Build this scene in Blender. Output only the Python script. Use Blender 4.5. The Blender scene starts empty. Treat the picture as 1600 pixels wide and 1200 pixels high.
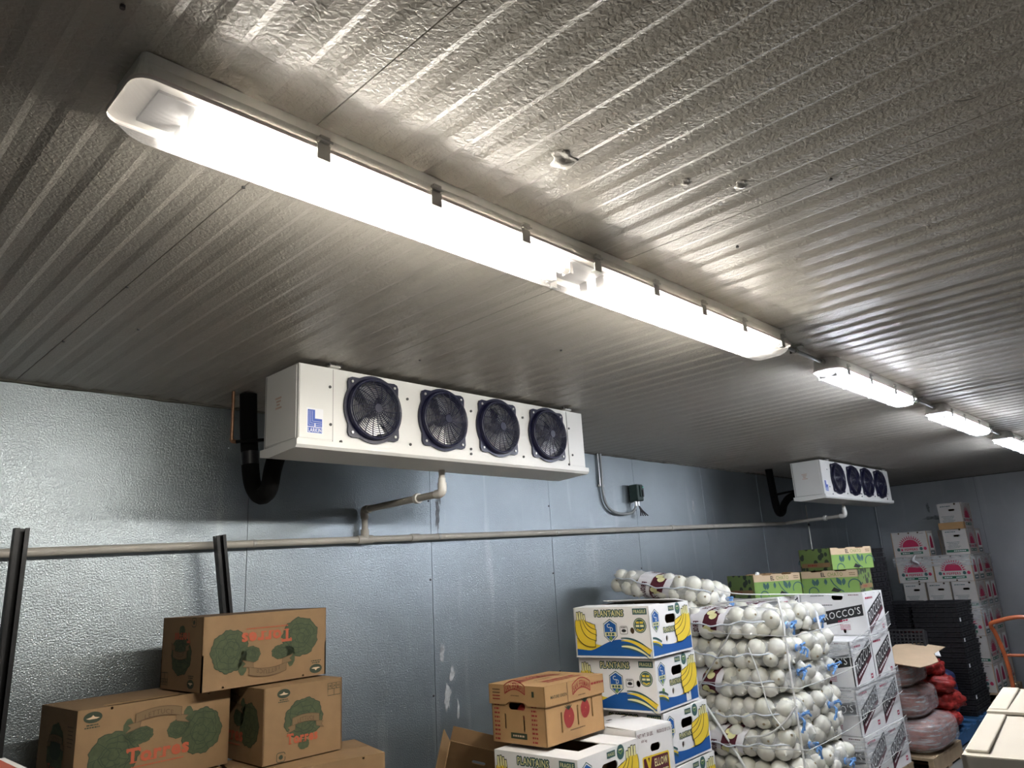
import bpy, bmesh, math, random
from mathutils import Vector, Matrix, noise
from mathutils.geometry import tessellate_polygon
R = math.radians
PI = math.pi
rnd = random.Random(7)
S = bpy.context.scene
C = bpy.data.collections.new('cold_room'); S.collection.children.link(C)

# ------------------------------------------------------------------ camera, world, exposure
CAM_Z = 1.58
YAW, PITCH, ROLL, FPX = R(43.695), R(14.781), R(-3.3236), 1149.48
cam = bpy.data.cameras.new('camera'); co = bpy.data.objects.new('camera', cam); C.objects.link(co)
fw = Vector((math.cos(YAW)*math.cos(PITCH), math.sin(YAW)*math.cos(PITCH), math.sin(PITCH)))
rt = fw.cross(Vector((0, 0, 1))).normalized(); up = rt.cross(fw)
r2 = math.cos(ROLL)*rt + math.sin(ROLL)*up; u2 = -math.sin(ROLL)*rt + math.cos(ROLL)*up
M = Matrix((r2, u2, -fw)).transposed().to_4x4(); M.translation = (0, 0, CAM_Z)
co.matrix_world = M
cam.sensor_fit = 'HORIZONTAL'; cam.sensor_width = 36.0; cam.lens = FPX/1600*36.0
cam.clip_start = 0.02
S.camera = co
W = bpy.data.worlds.new('world'); S.world = W; W.use_nodes = True
W.node_tree.nodes['Background'].inputs[0].default_value = (0.02, 0.02, 0.022, 1)
W.node_tree.nodes['Background'].inputs[1].default_value = 0.2
S.view_settings.view_transform = 'Standard'; S.view_settings.look = 'None'
S.view_settings.gamma = 1.0; S.view_settings.use_curve_mapping = False
S.view_settings.exposure = 2.56
LAMP_WARM = (1.0, 0.957, 0.865); LAMP_COOL = (0.855, 0.905, 1.0)
LAMP_BIG, LAMP_SMALL = 22.5, 25.5       # emission strength of the fluorescent tubes

# ------------------------------------------------------------------ materials
MATS = {}
def mat(name, col, rough=0.6, metal=0.0, var=0.0, vscale=6.0, bump=0.0, bscale=200.0, spec=0.5, col2=None, coat=0.0):
    m = bpy.data.materials.new(name); m.use_nodes = True
    nt = m.node_tree; N = nt.nodes; Lk = nt.links
    b = N['Principled BSDF']
    b.inputs['Base Color'].default_value = (*col, 1); b.inputs['Roughness'].default_value = rough
    b.inputs['Metallic'].default_value = metal; b.inputs['Specular IOR Level'].default_value = spec
    b.inputs['Coat Weight'].default_value = coat
    if var or bump: tc = N.new('ShaderNodeTexCoord')
    if var:
        n = N.new('ShaderNodeTexNoise'); n.inputs['Scale'].default_value = vscale; n.inputs['Detail'].default_value = 5
        Lk.new(tc.outputs['Object'], n.inputs['Vector'])
        mr = N.new('ShaderNodeMapRange'); mr.inputs['From Min'].default_value = 0.3; mr.inputs['From Max'].default_value = 0.7
        Lk.new(n.outputs['Fac'], mr.inputs['Value'])
        mx = N.new('ShaderNodeMix'); mx.data_type = 'RGBA'
        c2 = col2 or tuple(c*(1-var) for c in col)
        mx.inputs[6].default_value = (*col, 1); mx.inputs[7].default_value = (*c2, 1)
        Lk.new(mr.outputs[0], mx.inputs[0]); Lk.new(mx.outputs[2], b.inputs['Base Color'])
    if bump:
        n2 = N.new('ShaderNodeTexNoise'); n2.inputs['Scale'].default_value = bscale; n2.inputs['Detail'].default_value = 2
        Lk.new(tc.outputs['Object'], n2.inputs['Vector'])
        bp = N.new('ShaderNodeBump'); bp.inputs['Strength'].default_value = bump; bp.inputs['Distance'].default_value = 0.002
        Lk.new(n2.outputs['Fac'], bp.inputs['Height']); Lk.new(bp.outputs['Normal'], b.inputs['Normal'])
    MATS[name] = m
    return m

def translucent(name, col, alpha, rough=0.3, spec=0.6, streak=False):
    m = mat(name, col, rough, spec=spec)
    nt = m.node_tree; N = nt.nodes; Lk = nt.links
    b = N['Principled BSDF']; out = N['Material Output']
    tr = N.new('ShaderNodeBsdfTransparent'); ms = N.new('ShaderNodeMixShader')
    ms.inputs[0].default_value = alpha
    if streak:
        tc = N.new('ShaderNodeTexCoord'); mp = N.new('ShaderNodeMapping'); mp.inputs['Scale'].default_value = (2.5, 2.5, 22)
        n = N.new('ShaderNodeTexNoise'); n.inputs['Scale'].default_value = 3; n.inputs['Detail'].default_value = 5
        mr = N.new('ShaderNodeMapRange'); mr.inputs['From Min'].default_value = 0.35; mr.inputs['From Max'].default_value = 0.7
        mr.inputs['To Min'].default_value = alpha*0.35; mr.inputs['To Max'].default_value = min(1, alpha*1.7)
        Lk.new(tc.outputs['Object'], mp.inputs[0]); Lk.new(mp.outputs[0], n.inputs['Vector']); Lk.new(n.outputs['Fac'], mr.inputs['Value'])
        Lk.new(mr.outputs[0], ms.inputs[0])
        bp = N.new('ShaderNodeBump'); bp.inputs['Strength'].default_value = 0.6; bp.inputs['Distance'].default_value = 0.01
        Lk.new(n.outputs['Fac'], bp.inputs['Height']); Lk.new(bp.outputs['Normal'], b.inputs['Normal'])
    Lk.new(tr.outputs[0], ms.inputs[1]); Lk.new(b.outputs[0], ms.inputs[2]); Lk.new(ms.outputs[0], out.inputs[0])
    return m

def stucco(name, col, col2, rough, metal, cell, strength, dist, patch=1.3, streaks=0.0, dents=0.0):
    """stucco-embossed sheet metal: fine raised pebbling, faint mottling, optional vertical drip stains"""
    m = mat(name, col, rough, metal)
    nt = m.node_tree; N = nt.nodes; Lk = nt.links; b = N['Principled BSDF']
    g = N.new('ShaderNodeNewGeometry')
    n = N.new('ShaderNodeTexNoise'); n.inputs['Scale'].default_value = cell; n.inputs['Detail'].default_value = 1.5; n.inputs['Distortion'].default_value = 0.6
    Lk.new(g.outputs['Position'], n.inputs['Vector'])
    bp = N.new('ShaderNodeBump'); bp.inputs['Strength'].default_value = strength; bp.inputs['Distance'].default_value = dist
    Lk.new(n.outputs['Fac'], bp.inputs['Height'])
    if dents:
        nd = N.new('ShaderNodeTexNoise'); nd.inputs['Scale'].default_value = 1.6; nd.inputs['Detail'].default_value = 2
        Lk.new(g.outputs['Position'], nd.inputs['Vector'])
        b2 = N.new('ShaderNodeBump'); b2.inputs['Strength'].default_value = dents; b2.inputs['Distance'].default_value = 0.05
        Lk.new(nd.outputs['Fac'], b2.inputs['Height']); Lk.new(b2.outputs['Normal'], bp.inputs['Normal'])
    Lk.new(bp.outputs['Normal'], b.inputs['Normal'])
    p = N.new('ShaderNodeTexNoise'); p.inputs['Scale'].default_value = patch; p.inputs['Detail'].default_value = 6; p.inputs['Roughness'].default_value = 0.6
    Lk.new(g.outputs['Position'], p.inputs['Vector'])
    mr = N.new('ShaderNodeMapRange'); mr.inputs['From Min'].default_value = 0.35; mr.inputs['From Max'].default_value = 0.68
    Lk.new(p.outputs['Fac'], mr.inputs['Value'])
    mx = N.new('ShaderNodeMix'); mx.data_type = 'RGBA'; mx.inputs[6].default_value = (*col, 1); mx.inputs[7].default_value = (*col2, 1)
    Lk.new(mr.outputs[0], mx.inputs[0]); last = mx.outputs[2]
    if streaks:
        mp = N.new('ShaderNodeMapping'); mp.inputs['Scale'].default_value = (9, 9, 0.9)
        Lk.new(g.outputs['Position'], mp.inputs[0])
        s = N.new('ShaderNodeTexNoise'); s.inputs['Scale'].default_value = 1.0; s.inputs['Detail'].default_value = 6
        Lk.new(mp.outputs[0], s.inputs['Vector'])
        m2 = N.new('ShaderNodeMapRange'); m2.inputs['From Min'].default_value = 0.60; m2.inputs['From Max'].default_value = 0.78; m2.inputs['To Max'].default_value = streaks
        Lk.new(s.outputs['Fac'], m2.inputs['Value'])
        mx2 = N.new('ShaderNodeMix'); mx2.data_type = 'RGBA'; mx2.inputs[7].default_value = (0.86, 0.87, 0.87, 1)
        Lk.new(m2.outputs[0], mx2.inputs[0]); Lk.new(last, mx2.inputs[6]); last = mx2.outputs[2]
    Lk.new(last, b.inputs['Base Color'])
    return m

def lens_mat(name, col, glow, gaps):
    """lamp cover: lit where the tubes lie behind it, plain ribbed frosted plastic at the ends and the gap"""
    m = mat(name, (0.80, 0.78, 0.79), 0.25)
    nt = m.node_tree; N = nt.nodes; Lk = nt.links; b = N['Principled BSDF']
    tc = N.new('ShaderNodeTexCoord'); sx = N.new('ShaderNodeSeparateXYZ'); Lk.new(tc.outputs['Object'], sx.inputs[0])
    n = N.new('ShaderNodeTexNoise'); n.inputs['Scale'].default_value = 13; n.inputs['Detail'].default_value = 1
    Lk.new(tc.outputs['Object'], n.inputs['Vector'])
    jit = N.new('ShaderNodeMath'); jit.operation = 'MULTIPLY_ADD'; jit.inputs[1].default_value = 0.10; Lk.new(n.outputs['Fac'], jit.inputs[0])
    Lk.new(sx.outputs['X'], jit.inputs[2])
    cur = None
    for (a, bb) in gaps:       # lit spans
        up_ = N.new('ShaderNodeMapRange'); up_.interpolation_type = 'SMOOTHSTEP'
        up_.inputs['From Min'].default_value = a+0.015; up_.inputs['From Max'].default_value = a+0.075
        Lk.new(jit.outputs[0], up_.inputs['Value'])
        dn = N.new('ShaderNodeMapRange'); dn.interpolation_type = 'SMOOTHSTEP'
        dn.inputs['From Min'].default_value = bb+0.015; dn.inputs['From Max'].default_value = bb+0.075
        dn.inputs['To Min'].default_value = 1; dn.inputs['To Max'].default_value = 0
        Lk.new(jit.outputs[0], dn.inputs['Value'])
        mu = N.new('ShaderNodeMath'); mu.operation = 'MULTIPLY'; Lk.new(up_.outputs[0], mu.inputs[0]); Lk.new(dn.outputs[0], mu.inputs[1])
        if cur is None: cur = mu.outputs[0]
        else:
            ad = N.new('ShaderNodeMath'); ad.operation = 'MAXIMUM'; Lk.new(cur, ad.inputs[0]); Lk.new(mu.outputs[0], ad.inputs[1]); cur = ad.outputs[0]
    ma = N.new('ShaderNodeMath'); ma.operation = 'MULTIPLY_ADD'; ma.inputs[1].default_value = glow; ma.inputs[2].default_value = 0.06
    Lk.new(cur, ma.inputs[0])
    b.inputs['Emission Color'].default_value = (*col, 1)
    Lk.new(ma.outputs[0], b.inputs['Emission Strength'])
    wv = N.new('ShaderNodeTexWave'); wv.bands_direction = 'Y'; wv.inputs['Scale'].default_value = 34
    Lk.new(tc.outputs['Object'], wv.inputs['Vector'])
    cr = N.new('ShaderNodeMix'); cr.data_type = 'RGBA'; cr.inputs[6].default_value = (0.48, 0.46, 0.46, 1); cr.inputs[7].default_value = (0.72, 0.70, 0.71, 1)
    Lk.new(wv.outputs['Fac'], cr.inputs[0]); Lk.new(cr.outputs[2], b.inputs['Base Color'])
    tr = N.new('ShaderNodeBsdfTransparent'); ms = N.new('ShaderNodeMixShader'); ms.inputs[0].default_value = 0.28
    Lk.new(tr.outputs[0], ms.inputs[1]); Lk.new(b.outputs[0], ms.inputs[2]); Lk.new(ms.outputs[0], N['Material Output'].inputs[0])
    return m
def tube_mat(name, col, strength):
    m = mat(name, (0.9, 0.9, 0.9), 0.3); b = m.node_tree.nodes['Principled BSDF']
    b.inputs['Emission Color'].default_value = (*col, 1); b.inputs['Emission Strength'].default_value = strength
    return m

def leafy(name, ground, leaf, scale=26):
    """printed all-over leaf pattern"""
    m = mat(name, ground, 0.6)
    nt = m.node_tree; N = nt.nodes; Lk = nt.links; b = N['Principled BSDF']
    tc = N.new('ShaderNodeTexCoord'); v = N.new('ShaderNodeTexVoronoi'); v.inputs['Scale'].default_value = scale
    Lk.new(tc.outputs['Object'], v.inputs['Vector'])
    mr = N.new('ShaderNodeMapRange'); mr.inputs['From Min'].default_value = 0.42; mr.inputs['From Max'].default_value = 0.46
    Lk.new(v.outputs['Distance'], mr.inputs['Value'])
    mx = N.new('ShaderNodeMix'); mx.data_type = 'RGBA'; mx.inputs[6].default_value = (*leaf, 1); mx.inputs[7].default_value = (*ground, 1)
    Lk.new(mr.outputs[0], mx.inputs[0]); Lk.new(mx.outputs[2], b.inputs['Base Color'])
    return m

stucco('ceiling_paint', (0.405, 0.38, 0.338), (0.355, 0.33, 0.288), 0.36, 0.0, 105, 0.75, 0.0028, 1.1)
stucco('galvanized', (0.375, 0.424, 0.452), (0.295, 0.335, 0.36), 0.35, 0.90, 160, 0.66, 0.0030, 0.9, streaks=0.30, dents=0.10)
stucco('galvanized_far', (0.45, 0.465, 0.485), (0.36, 0.375, 0.395), 0.5, 0.75, 120, 0.4, 0.002, 0.8, streaks=0.15)
mat('seam_dark', (0.035, 0.035, 0.035), 0.8)
mat('caulk', (0.16, 0.155, 0.135), 0.8, var=0.5, vscale=9)
mat('grime', (0.27, 0.285, 0.295), 0.55, 0.75, var=0.4, vscale=30)
mat('scrape', (0.58, 0.60, 0.61), 0.7, 0.3, var=0.5, vscale=40)
mat('concrete', (0.20, 0.20, 0.195), 0.55, var=0.4, vscale=2.5, bump=0.2, bscale=60)
mat('housing', (0.78, 0.76, 0.71), 0.5, var=0.1, vscale=4)
mat('gasket', (0.88, 0.80, 0.76), 0.4)
mat('latch_steel', (0.50, 0.49, 0.46), 0.38, 0.5)
mat('steel', (0.55, 0.56, 0.57), 0.32, 0.9)
mat('gear_grey', (0.30, 0.29, 0.29), 0.6)
mat('tube_cap', (0.45, 0.45, 0.43), 0.4, 0.6)
mat('cabinet_white', (0.76, 0.76, 0.735), 0.42, var=0.06, vscale=3)
mat('cabinet_inner', (0.70, 0.70, 0.68), 0.5)
mat('coil_dark', (0.16, 0.16, 0.165), 0.6)
mat('panel_line', (0.10, 0.10, 0.095), 0.7)
mat('bolt', (0.05, 0.05, 0.05), 0.5)
mat('rust_mark', (0.66, 0.50, 0.42), 0.7, var=0.2, vscale=30)
mat('guard_navy', (0.006, 0.0066, 0.030), 0.36)
mat('blade_metal', (0.62, 0.62, 0.62), 0.35, 0.7)
mat('logo_blue', (0.03, 0.09, 0.45), 0.5)
mat('logo_white', (0.82, 0.83, 0.86), 0.5)
mat('pvc', (0.56, 0.53, 0.47), 0.45, var=0.15, vscale=9)
mat('pvc_white', (0.76, 0.74, 0.69), 0.4)
mat('conduit_grey', (0.34, 0.36, 0.36), 0.45, 0.3)
mat('rubber', (0.004, 0.004, 0.004), 0.9, spec=0.2)
mat('black_plastic', (0.010, 0.010, 0.013), 0.45)
mat('black_steel', (0.006, 0.006, 0.007), 0.4)
mat('copper', (0.36, 0.20, 0.12), 0.4, 0.8)
mat('box_green', (0.025, 0.05, 0.045), 0.5)
mat('led_green', (0.05, 0.75, 0.45), 0.4)
mat('kraft', (0.250, 0.152, 0.070), 0.75, var=0.12, vscale=14, bump=0.08, bscale=160)
mat('kraft_light', (0.55, 0.41, 0.27), 0.75, var=0.10, vscale=10)
mat('kraft_tan', (0.43, 0.255, 0.110), 0.72, var=0.10, vscale=10)
mat('kraft_inner', (0.14, 0.085, 0.045), 0.8)
mat('card_white', (0.84, 0.835, 0.83), 0.6, var=0.05, vscale=9)
mat('card_cream', (0.70, 0.665, 0.60), 0.65, var=0.10, vscale=7)
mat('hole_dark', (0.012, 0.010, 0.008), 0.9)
mat('ink_green', (0.062, 0.082, 0.034), 0.75, var=0.3, vscale=60)
mat('ink_green_dark', (0.026, 0.040, 0.020), 0.75)
mat('ink_orange', (0.40, 0.085, 0.035), 0.7)
mat('ink_brown', (0.11, 0.065, 0.03), 0.8)
mat('ink_ribbon', (0.17, 0.110, 0.052), 0.8)
mat('ink_black', (0.015, 0.015, 0.017), 0.6)
mat('ink_yellow', (0.80, 0.58, 0.04), 0.6)
mat('ink_pale_yellow', (0.78, 0.74, 0.38), 0.6)
mat('ink_blue', (0.003, 0.09, 0.34), 0.6)
mat('ink_teal', (0.035, 0.10, 0.10), 0.65)
mat('ink_white', (0.80, 0.80, 0.79), 0.6)
mat('red_top', (0.44, 0.095, 0.055), 0.6, var=0.2, vscale=12)
mat('ink_red', (0.27, 0.022, 0.02), 0.65)
mat('ink_maroon', (0.10, 0.012, 0.025), 0.65)
mat('ink_crimson', (0.42, 0.015, 0.07), 0.65)
mat('ink_forest', (0.01, 0.11, 0.06), 0.65)
mat('ink_lime', (0.185, 0.315, 0.075), 0.65)
mat('ink_olive', (0.16, 0.24, 0.05), 0.65)
mat('card_pepper', (0.50, 0.475, 0.45), 0.65, var=0.08, vscale=8)
mat('tape_paper', (0.72, 0.72, 0.72), 0.5)
leafy('leaf_print', (0.13, 0.20, 0.05), (0.02, 0.032, 0.02), 20)
mat('onion_skin', (0.80, 0.785, 0.735), 0.36, var=0.18, vscale=7, col2=(0.70, 0.685, 0.58))
mat('onion_root', (0.34, 0.27, 0.16), 0.8)
translucent('sack_net', (0.84, 0.86, 0.87), 0.30, 0.35)
mat('sack_band', (0.80, 0.78, 0.80), 0.4)
mat('net_seam', (0.66, 0.70, 0.76), 0.45)
mat('tie_blue', (0.16, 0.36, 0.72), 0.4)
mat('twine', (0.82, 0.82, 0.80), 0.45)
mat('twine_dark', (0.55, 0.55, 0.54), 0.5)
translucent('stretch_film', (0.75, 0.78, 0.80), 0.30, 0.15, 0.9, streak=True)
mat('red_mesh', (0.46, 0.030, 0.025), 0.5, var=0.6, vscale=26, bump=0.5, bscale=120)
mat('red_brown', (0.34, 0.11, 0.075), 0.5, var=0.6, vscale=16, bump=0.4, bscale=90)
mat('blue_mesh', (0.012, 0.024, 0.085), 0.6, bump=0.5, bscale=120)
mat('wood', (0.42, 0.31, 0.19), 0.8, var=0.3, vscale=9)
mat('wood_blue', (0.02, 0.10, 0.24), 0.7, var=0.3, vscale=12)
mat('orange_paint', (0.42, 0.10, 0.03), 0.4, var=0.25, vscale=14)
mat('tomato_red', (0.40, 0.025, 0.02), 0.5)
mat('tag_white', (0.85, 0.85, 0.86), 0.5)
mat('white_cap', (0.9, 0.9, 0.9), 0.4)

# ------------------------------------------------------------------ mesh helpers
class MB:
    def __init__(s): s.v = []; s.f = []; s.m = []; s.mats = []; s.sm = []
    def mi(s, m):
        if m not in s.mats: s.mats.append(m)
        return s.mats.index(m)
    def add(s, vs, fs, m, smooth=False):
        o = len(s.v); s.v += [tuple(v) for v in vs]; k = s.mi(m)
        for f in fs: s.f.append([i+o for i in f]); s.m.append(k); s.sm.append(smooth)
    def box(s, c, d, m, rot=None):
        vs = [Vector((sx*d[0]/2, sy*d[1]/2, sz*d[2]/2)) for sx in (-1, 1) for sy in (-1, 1) for sz in (-1, 1)]
        if rot is not None: vs = [rot @ v for v in vs]
        s.add([v+Vector(c) for v in vs], [(0, 1, 3, 2), (4, 6, 7, 5), (0, 4, 5, 1), (2, 3, 7, 6), (0, 2, 6, 4), (1, 5, 7, 3)], m)
    def rbox(s, c, d, m, r=0.01, rot=None, seg=2):
        bm = bmesh.new(); bmesh.ops.create_cube(bm, size=1)
        for v in bm.verts: v.co = Vector((v.co.x*d[0], v.co.y*d[1], v.co.z*d[2]))
        bmesh.ops.bevel(bm, geom=bm.edges[:], offset=r, segments=seg, affect='EDGES', profile=0.5)
        bm.verts.index_update()
        vs = [v.co.copy() for v in bm.verts]
        if rot is not None: vs = [rot @ v for v in vs]
        s.add([v+Vector(c) for v in vs], [[v.index for v in f.verts] for f in bm.faces], m)
        bm.free()
    def tube(s, pts, r, m, n=10, closed=False, cap=True):
        pts = [Vector(p) for p in pts]; L = len(pts); vs = []; nrm = None
        rr = r if isinstance(r, (list, tuple)) else [r]*L
        for i in range(L):
            a = pts[i-1] if (i > 0 or closed) else pts[i]; b = pts[(i+1) % L] if (i < L-1 or closed) else pts[i]
            t = (b-a).normalized()
            if nrm is None: nrm = t.orthogonal().normalized()
            else:
                nrm = nrm - t*nrm.dot(t)
                nrm = nrm.normalized() if nrm.length > 1e-6 else t.orthogonal().normalized()
            bi = t.cross(nrm)
            for k in range(n):
                a_ = 2*PI*k/n; vs.append(pts[i] + (nrm*math.cos(a_)+bi*math.sin(a_))*rr[i])
        fs = []
        for i in range(L if closed else L-1):
            j = (i+1) % L
            for k in range(n): fs.append((i*n+k, i*n+(k+1) % n, j*n+(k+1) % n, j*n+k))
        s.add(vs, fs, m, True)
        if cap and not closed:
            s.add(vs[:n], [list(range(n))[::-1]], m); s.add(vs[-n:], [list(range(n))], m)
    def rings(s, loops, m, cap0=True, cap1=True, smooth=False):
        n = len(loops[0]); vs = [p for l in loops for p in l]; fs = []
        for i in range(len(loops)-1):
            for k in range(n): fs.append((i*n+k, i*n+(k+1) % n, (i+1)*n+(k+1) % n, (i+1)*n+k))
        s.add(vs, fs, m, smooth)
        if cap0: s.add(loops[0], [list(range(n))[::-1]], m)
        if cap1: s.add(loops[-1], [list(range(n))], m)
    def prism(s, poly, z0, z1, m, T=None):
        """extrude 2D polygon between z0 and z1; T maps (x,y,z) to place"""
        T = T or (lambda p: p)
        s.rings([[T(Vector((x, y, z0))) for x, y in poly], [T(Vector((x, y, z1))) for x, y in poly]], m)
    def build(s, name, parent=None, loc=None, rot=None, mesh_name=None):
        me = bpy.data.meshes.new(mesh_name or name); me.from_pydata([tuple(v) for v in s.v], [], s.f)
        for m in s.mats: me.materials.append(MATS[m])
        me.polygons.foreach_set('material_index', s.m); me.polygons.foreach_set('use_smooth', s.sm)
        me.update()
        return link(name, me, parent, loc, rot)

def link(name, data, parent=None, loc=None, rot=None):
    o = bpy.data.objects.new(name, data); C.objects.link(o)
    if parent is not None: o.parent = parent
    if loc is not None: o.location = loc
    if rot is not None: o.rotation_euler = rot
    return o
def tag(o, label, cat, group=None, kind=None):
    o['label'] = label; o['category'] = cat
    if group: o['group'] = group
    if kind: o['kind'] = kind
    return o
def thing(name, label, cat, loc=(0, 0, 0), rotz=0.0, group=None):
    o = link(name, None, None, loc, (0, 0, rotz)); o.empty_display_size = 0.1
    return tag(o, label, cat, group)
def structure(o): o['kind'] = 'structure'; return o
KIDS = {}
def copy_tree(o, loc=None, rot=None, label=None, group=None, parent=None):
    c = o.copy(); C.objects.link(c); c.parent = parent
    if loc is not None: c.location = loc
    if rot is not None: c.rotation_euler = rot
    if label: c['label'] = label
    if group: c['group'] = group
    for ch in list(o.children): copy_tree(ch, parent=c)
    return c
def smooth_path(pts, n=6):
    """Catmull-Rom through the points"""
    P = [Vector(p) for p in pts]; P = [2*P[0]-P[1]] + P + [2*P[-1]-P[-2]]; out = []
    for i in range(1, len(P)-2):
        for k in range(n):
            t = k/n; a, b, c, d = P[i-1], P[i], P[i+1], P[i+2]
            out.append(0.5*((2*b)+(c-a)*t+(2*a-5*b+4*c-d)*t*t+(3*b-a-3*c+d)*t*t*t))
    out.append(P[-2]); return out
def rrect(w, h, r, n=4):
    pts = []
    for cx, cy, a0 in ((w/2-r, h/2-r, 0), (-w/2+r, h/2-r, 90), (-w/2+r, -h/2+r, 180), (w/2-r, -h/2+r, 270)):
        for k in range(n+1):
            a = R(a0+90*k/n); pts.append((cx+r*math.cos(a), cy+r*math.sin(a)))
    return pts
def capsule(cx, cy, w, h, n=6):
    r = min(w, h)/2-1e-5
    return [(cx+x, cy+y) for x, y in rrect(w, h, r, n)]
def circle(cx, cy, r, n=20, ry=None): return [(cx+r*math.cos(2*PI*k/n), cy+(ry or r)*math.sin(2*PI*k/n)) for k in range(n)]

# ------------------------------------------------------------------ flat printing
TEXT = {}
def text_tris(s, bold=0.0):
    k = (s, bold)
    if k not in TEXT:
        cu = bpy.data.curves.new('lettering', 'FONT'); cu.body = s; cu.size = 1; cu.offset = bold; cu.space_character = 1.12; cu.resolution_u = 2
        o = bpy.data.objects.new('lettering', cu); C.objects.link(o)
        me = bpy.data.meshes.new_from_object(o.evaluated_get(bpy.context.evaluated_depsgraph_get()))
        vs = [(v.co.x, v.co.y) for v in me.vertices]; fs = [list(p.vertices) for p in me.polygons]
        bpy.data.objects.remove(o); bpy.data.curves.remove(cu); bpy.data.meshes.remove(me)
        x0 = min(v[0] for v in vs)+bold; x1 = max(v[0] for v in vs)-bold; y0 = min(v[1] for v in vs)+bold; y1 = max(v[1] for v in vs)-bold
        TEXT[k] = ([((x-x0)/(x1-x0)-.5, (y-y0)/(y1-y0)-.5) for x, y in vs], fs)
    return TEXT[k]
class Art:
    """flat ink shapes on one face; coordinates in metres from the face centre"""
    def __init__(s, frame): s.o, s.u, s.w, s.n = frame; s.mb = MB(); s.T = lambda p: p
    def P(s, p, l): x, y = s.T(p); return s.o+s.u*x+s.w*y+s.n*(0.0007+0.0004*l)
    def poly(s, pts, m, l=0):
        tri = tessellate_polygon([[Vector((x, y, 0)) for x, y in pts]])
        fs = []
        for t in tri:
            (ax, ay), (bx, by), (cx, cy) = (s.T(pts[i]) for i in t)
            fs.append(t if (bx-ax)*(cy-ay)-(by-ay)*(cx-ax) > 0 else t[::-1])
        s.mb.add([s.P(p, l) for p in pts], fs, m)
    def rect(s, cx, cy, w, h, m, l=0, r=0):
        s.poly([(cx+x, cy+y) for x, y in (rrect(w, h, r, 3) if r else [(-w/2, -h/2), (w/2, -h/2), (w/2, h/2), (-w/2, h/2)])], m, l)
    def line(s, pts, w, m, l=0, taper=None):
        n = len(pts); A = []; B = []
        for i in range(n):
            a = pts[max(i-1, 0)]; b = pts[min(i+1, n-1)]; dx, dy = b[0]-a[0], b[1]-a[1]; L = math.hypot(dx, dy) or 1
            ww = (taper[i] if taper else 1)*w/2
            A.append((pts[i][0]-dy/L*ww, pts[i][1]+dx/L*ww)); B.append((pts[i][0]+dy/L*ww, pts[i][1]-dx/L*ww))
        vs = A+B; fs = [(i, i+n, i+n+1, i+1) for i in range(n-1)]
        s.mb.add([s.P(p, l) for p in vs], fs, m)
    def text(s, t, cx, cy, w, h, m, l=0, bold=0.0, rot=0.0, arch=0.0, shear=0.0):
        vs, fs = text_tris(t, bold); c, sn = math.cos(rot), math.sin(rot); out = []
        for x, y in vs:
            X, Y = x*w+shear*y*h, y*h+arch*(0.25-x*x)*4
            out.append(s.P((cx+X*c-Y*sn, cy+X*sn+Y*c), l))
        s.mb.add(out, fs, m)
    def outlined(s, t, cx, cy, w, h, m_out, m_in, d, l=1):
        for k in range(8): s.text(t, cx+d*math.cos(k*PI/4), cy+d*math.sin(k*PI/4), w, h, m_out, l, 0.02)
        s.text(t, cx, cy, w, h, m_in, l+2, 0.012)
    def dash(s, cx, cy, w, h, m, l=1, seed=1):
        """a line of print too small to read"""
        p = random.Random(seed); x = -w/2
        while x < w/2:
            d = h*(0.7+1.6*p.random()); d = min(d, w/2-x); s.rect(cx+x+d/2, cy, d, h, m, l); x += d+h*0.45
    def build(s, name, parent): return s.mb.build(name, parent)
def sub(A, T):
    B = Art((A.o, A.u, A.w, A.n)); B.mb = A.mb; B.T = T; return B

def faces_of(L, D, H):
    V = Vector
    return {'front': (V((0, -D/2, H/2)), V((1, 0, 0)), V((0, 0, 1)), V((0, -1, 0)), L, H),
            'back': (V((0, D/2, H/2)), V((-1, 0, 0)), V((0, 0, 1)), V((0, 1, 0)), L, H),
            'left': (V((-L/2, 0, H/2)), V((0, -1, 0)), V((0, 0, 1)), V((-1, 0, 0)), D, H),
            'right': (V((L/2, 0, H/2)), V((0, 1, 0)), V((0, 0, 1)), V((1, 0, 0)), D, H),
            'top': (V((0, 0, H)), V((1, 0, 0)), V((0, 1, 0)), V((0, 0, 1)), L, D)}
def panel(mb, fr, holes, t, m, inner=None, outline=None):
    o, u, w, n, a, b = fr; inner = inner or m
    outer = outline or [(-a/2, -b/2), (a/2, -b/2), (a/2, b/2), (-a/2, b/2)]
    loops = [outer]+holes; flat = [p for l in loops for p in l]
    tri = tessellate_polygon([[Vector((x, y, 0)) for x, y in l] for l in loops])
    fix = []
    for i, j, k in tri:
        (ax, ay), (bx, by), (cx, cy) = flat[i], flat[j], flat[k]
        fix.append((i, j, k) if (bx-ax)*(cy-ay)-(by-ay)*(cx-ax) > 0 else (i, k, j))
    mb.add([o+u*x+w*y for x, y in flat], fix, m)
    mb.add([o+u*x+w*y-n*t for x, y in flat], [f[::-1] for f in fix], inner)
    for l in loops:
        k = len(l)
        mb.add([o+u*x+w*y for x, y in l]+[o+u*x+w*y-n*t for x, y in l], [(i, i+k, (i+1) % k+k, (i+1) % k) for i in range(k)], m)
def carton_body(L, D, H, m, inner='kraft_inner', holes={}, t=0.006):
    mb = MB(); F = faces_of(L, D, H)
    for f in ('front', 'back', 'left', 'right'): panel(mb, F[f], holes.get(f, []), t, m, inner)
    mb.box((0, 0, 0.004), (L-2*t, D-2*t, 0.006), inner)
    return mb
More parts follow.
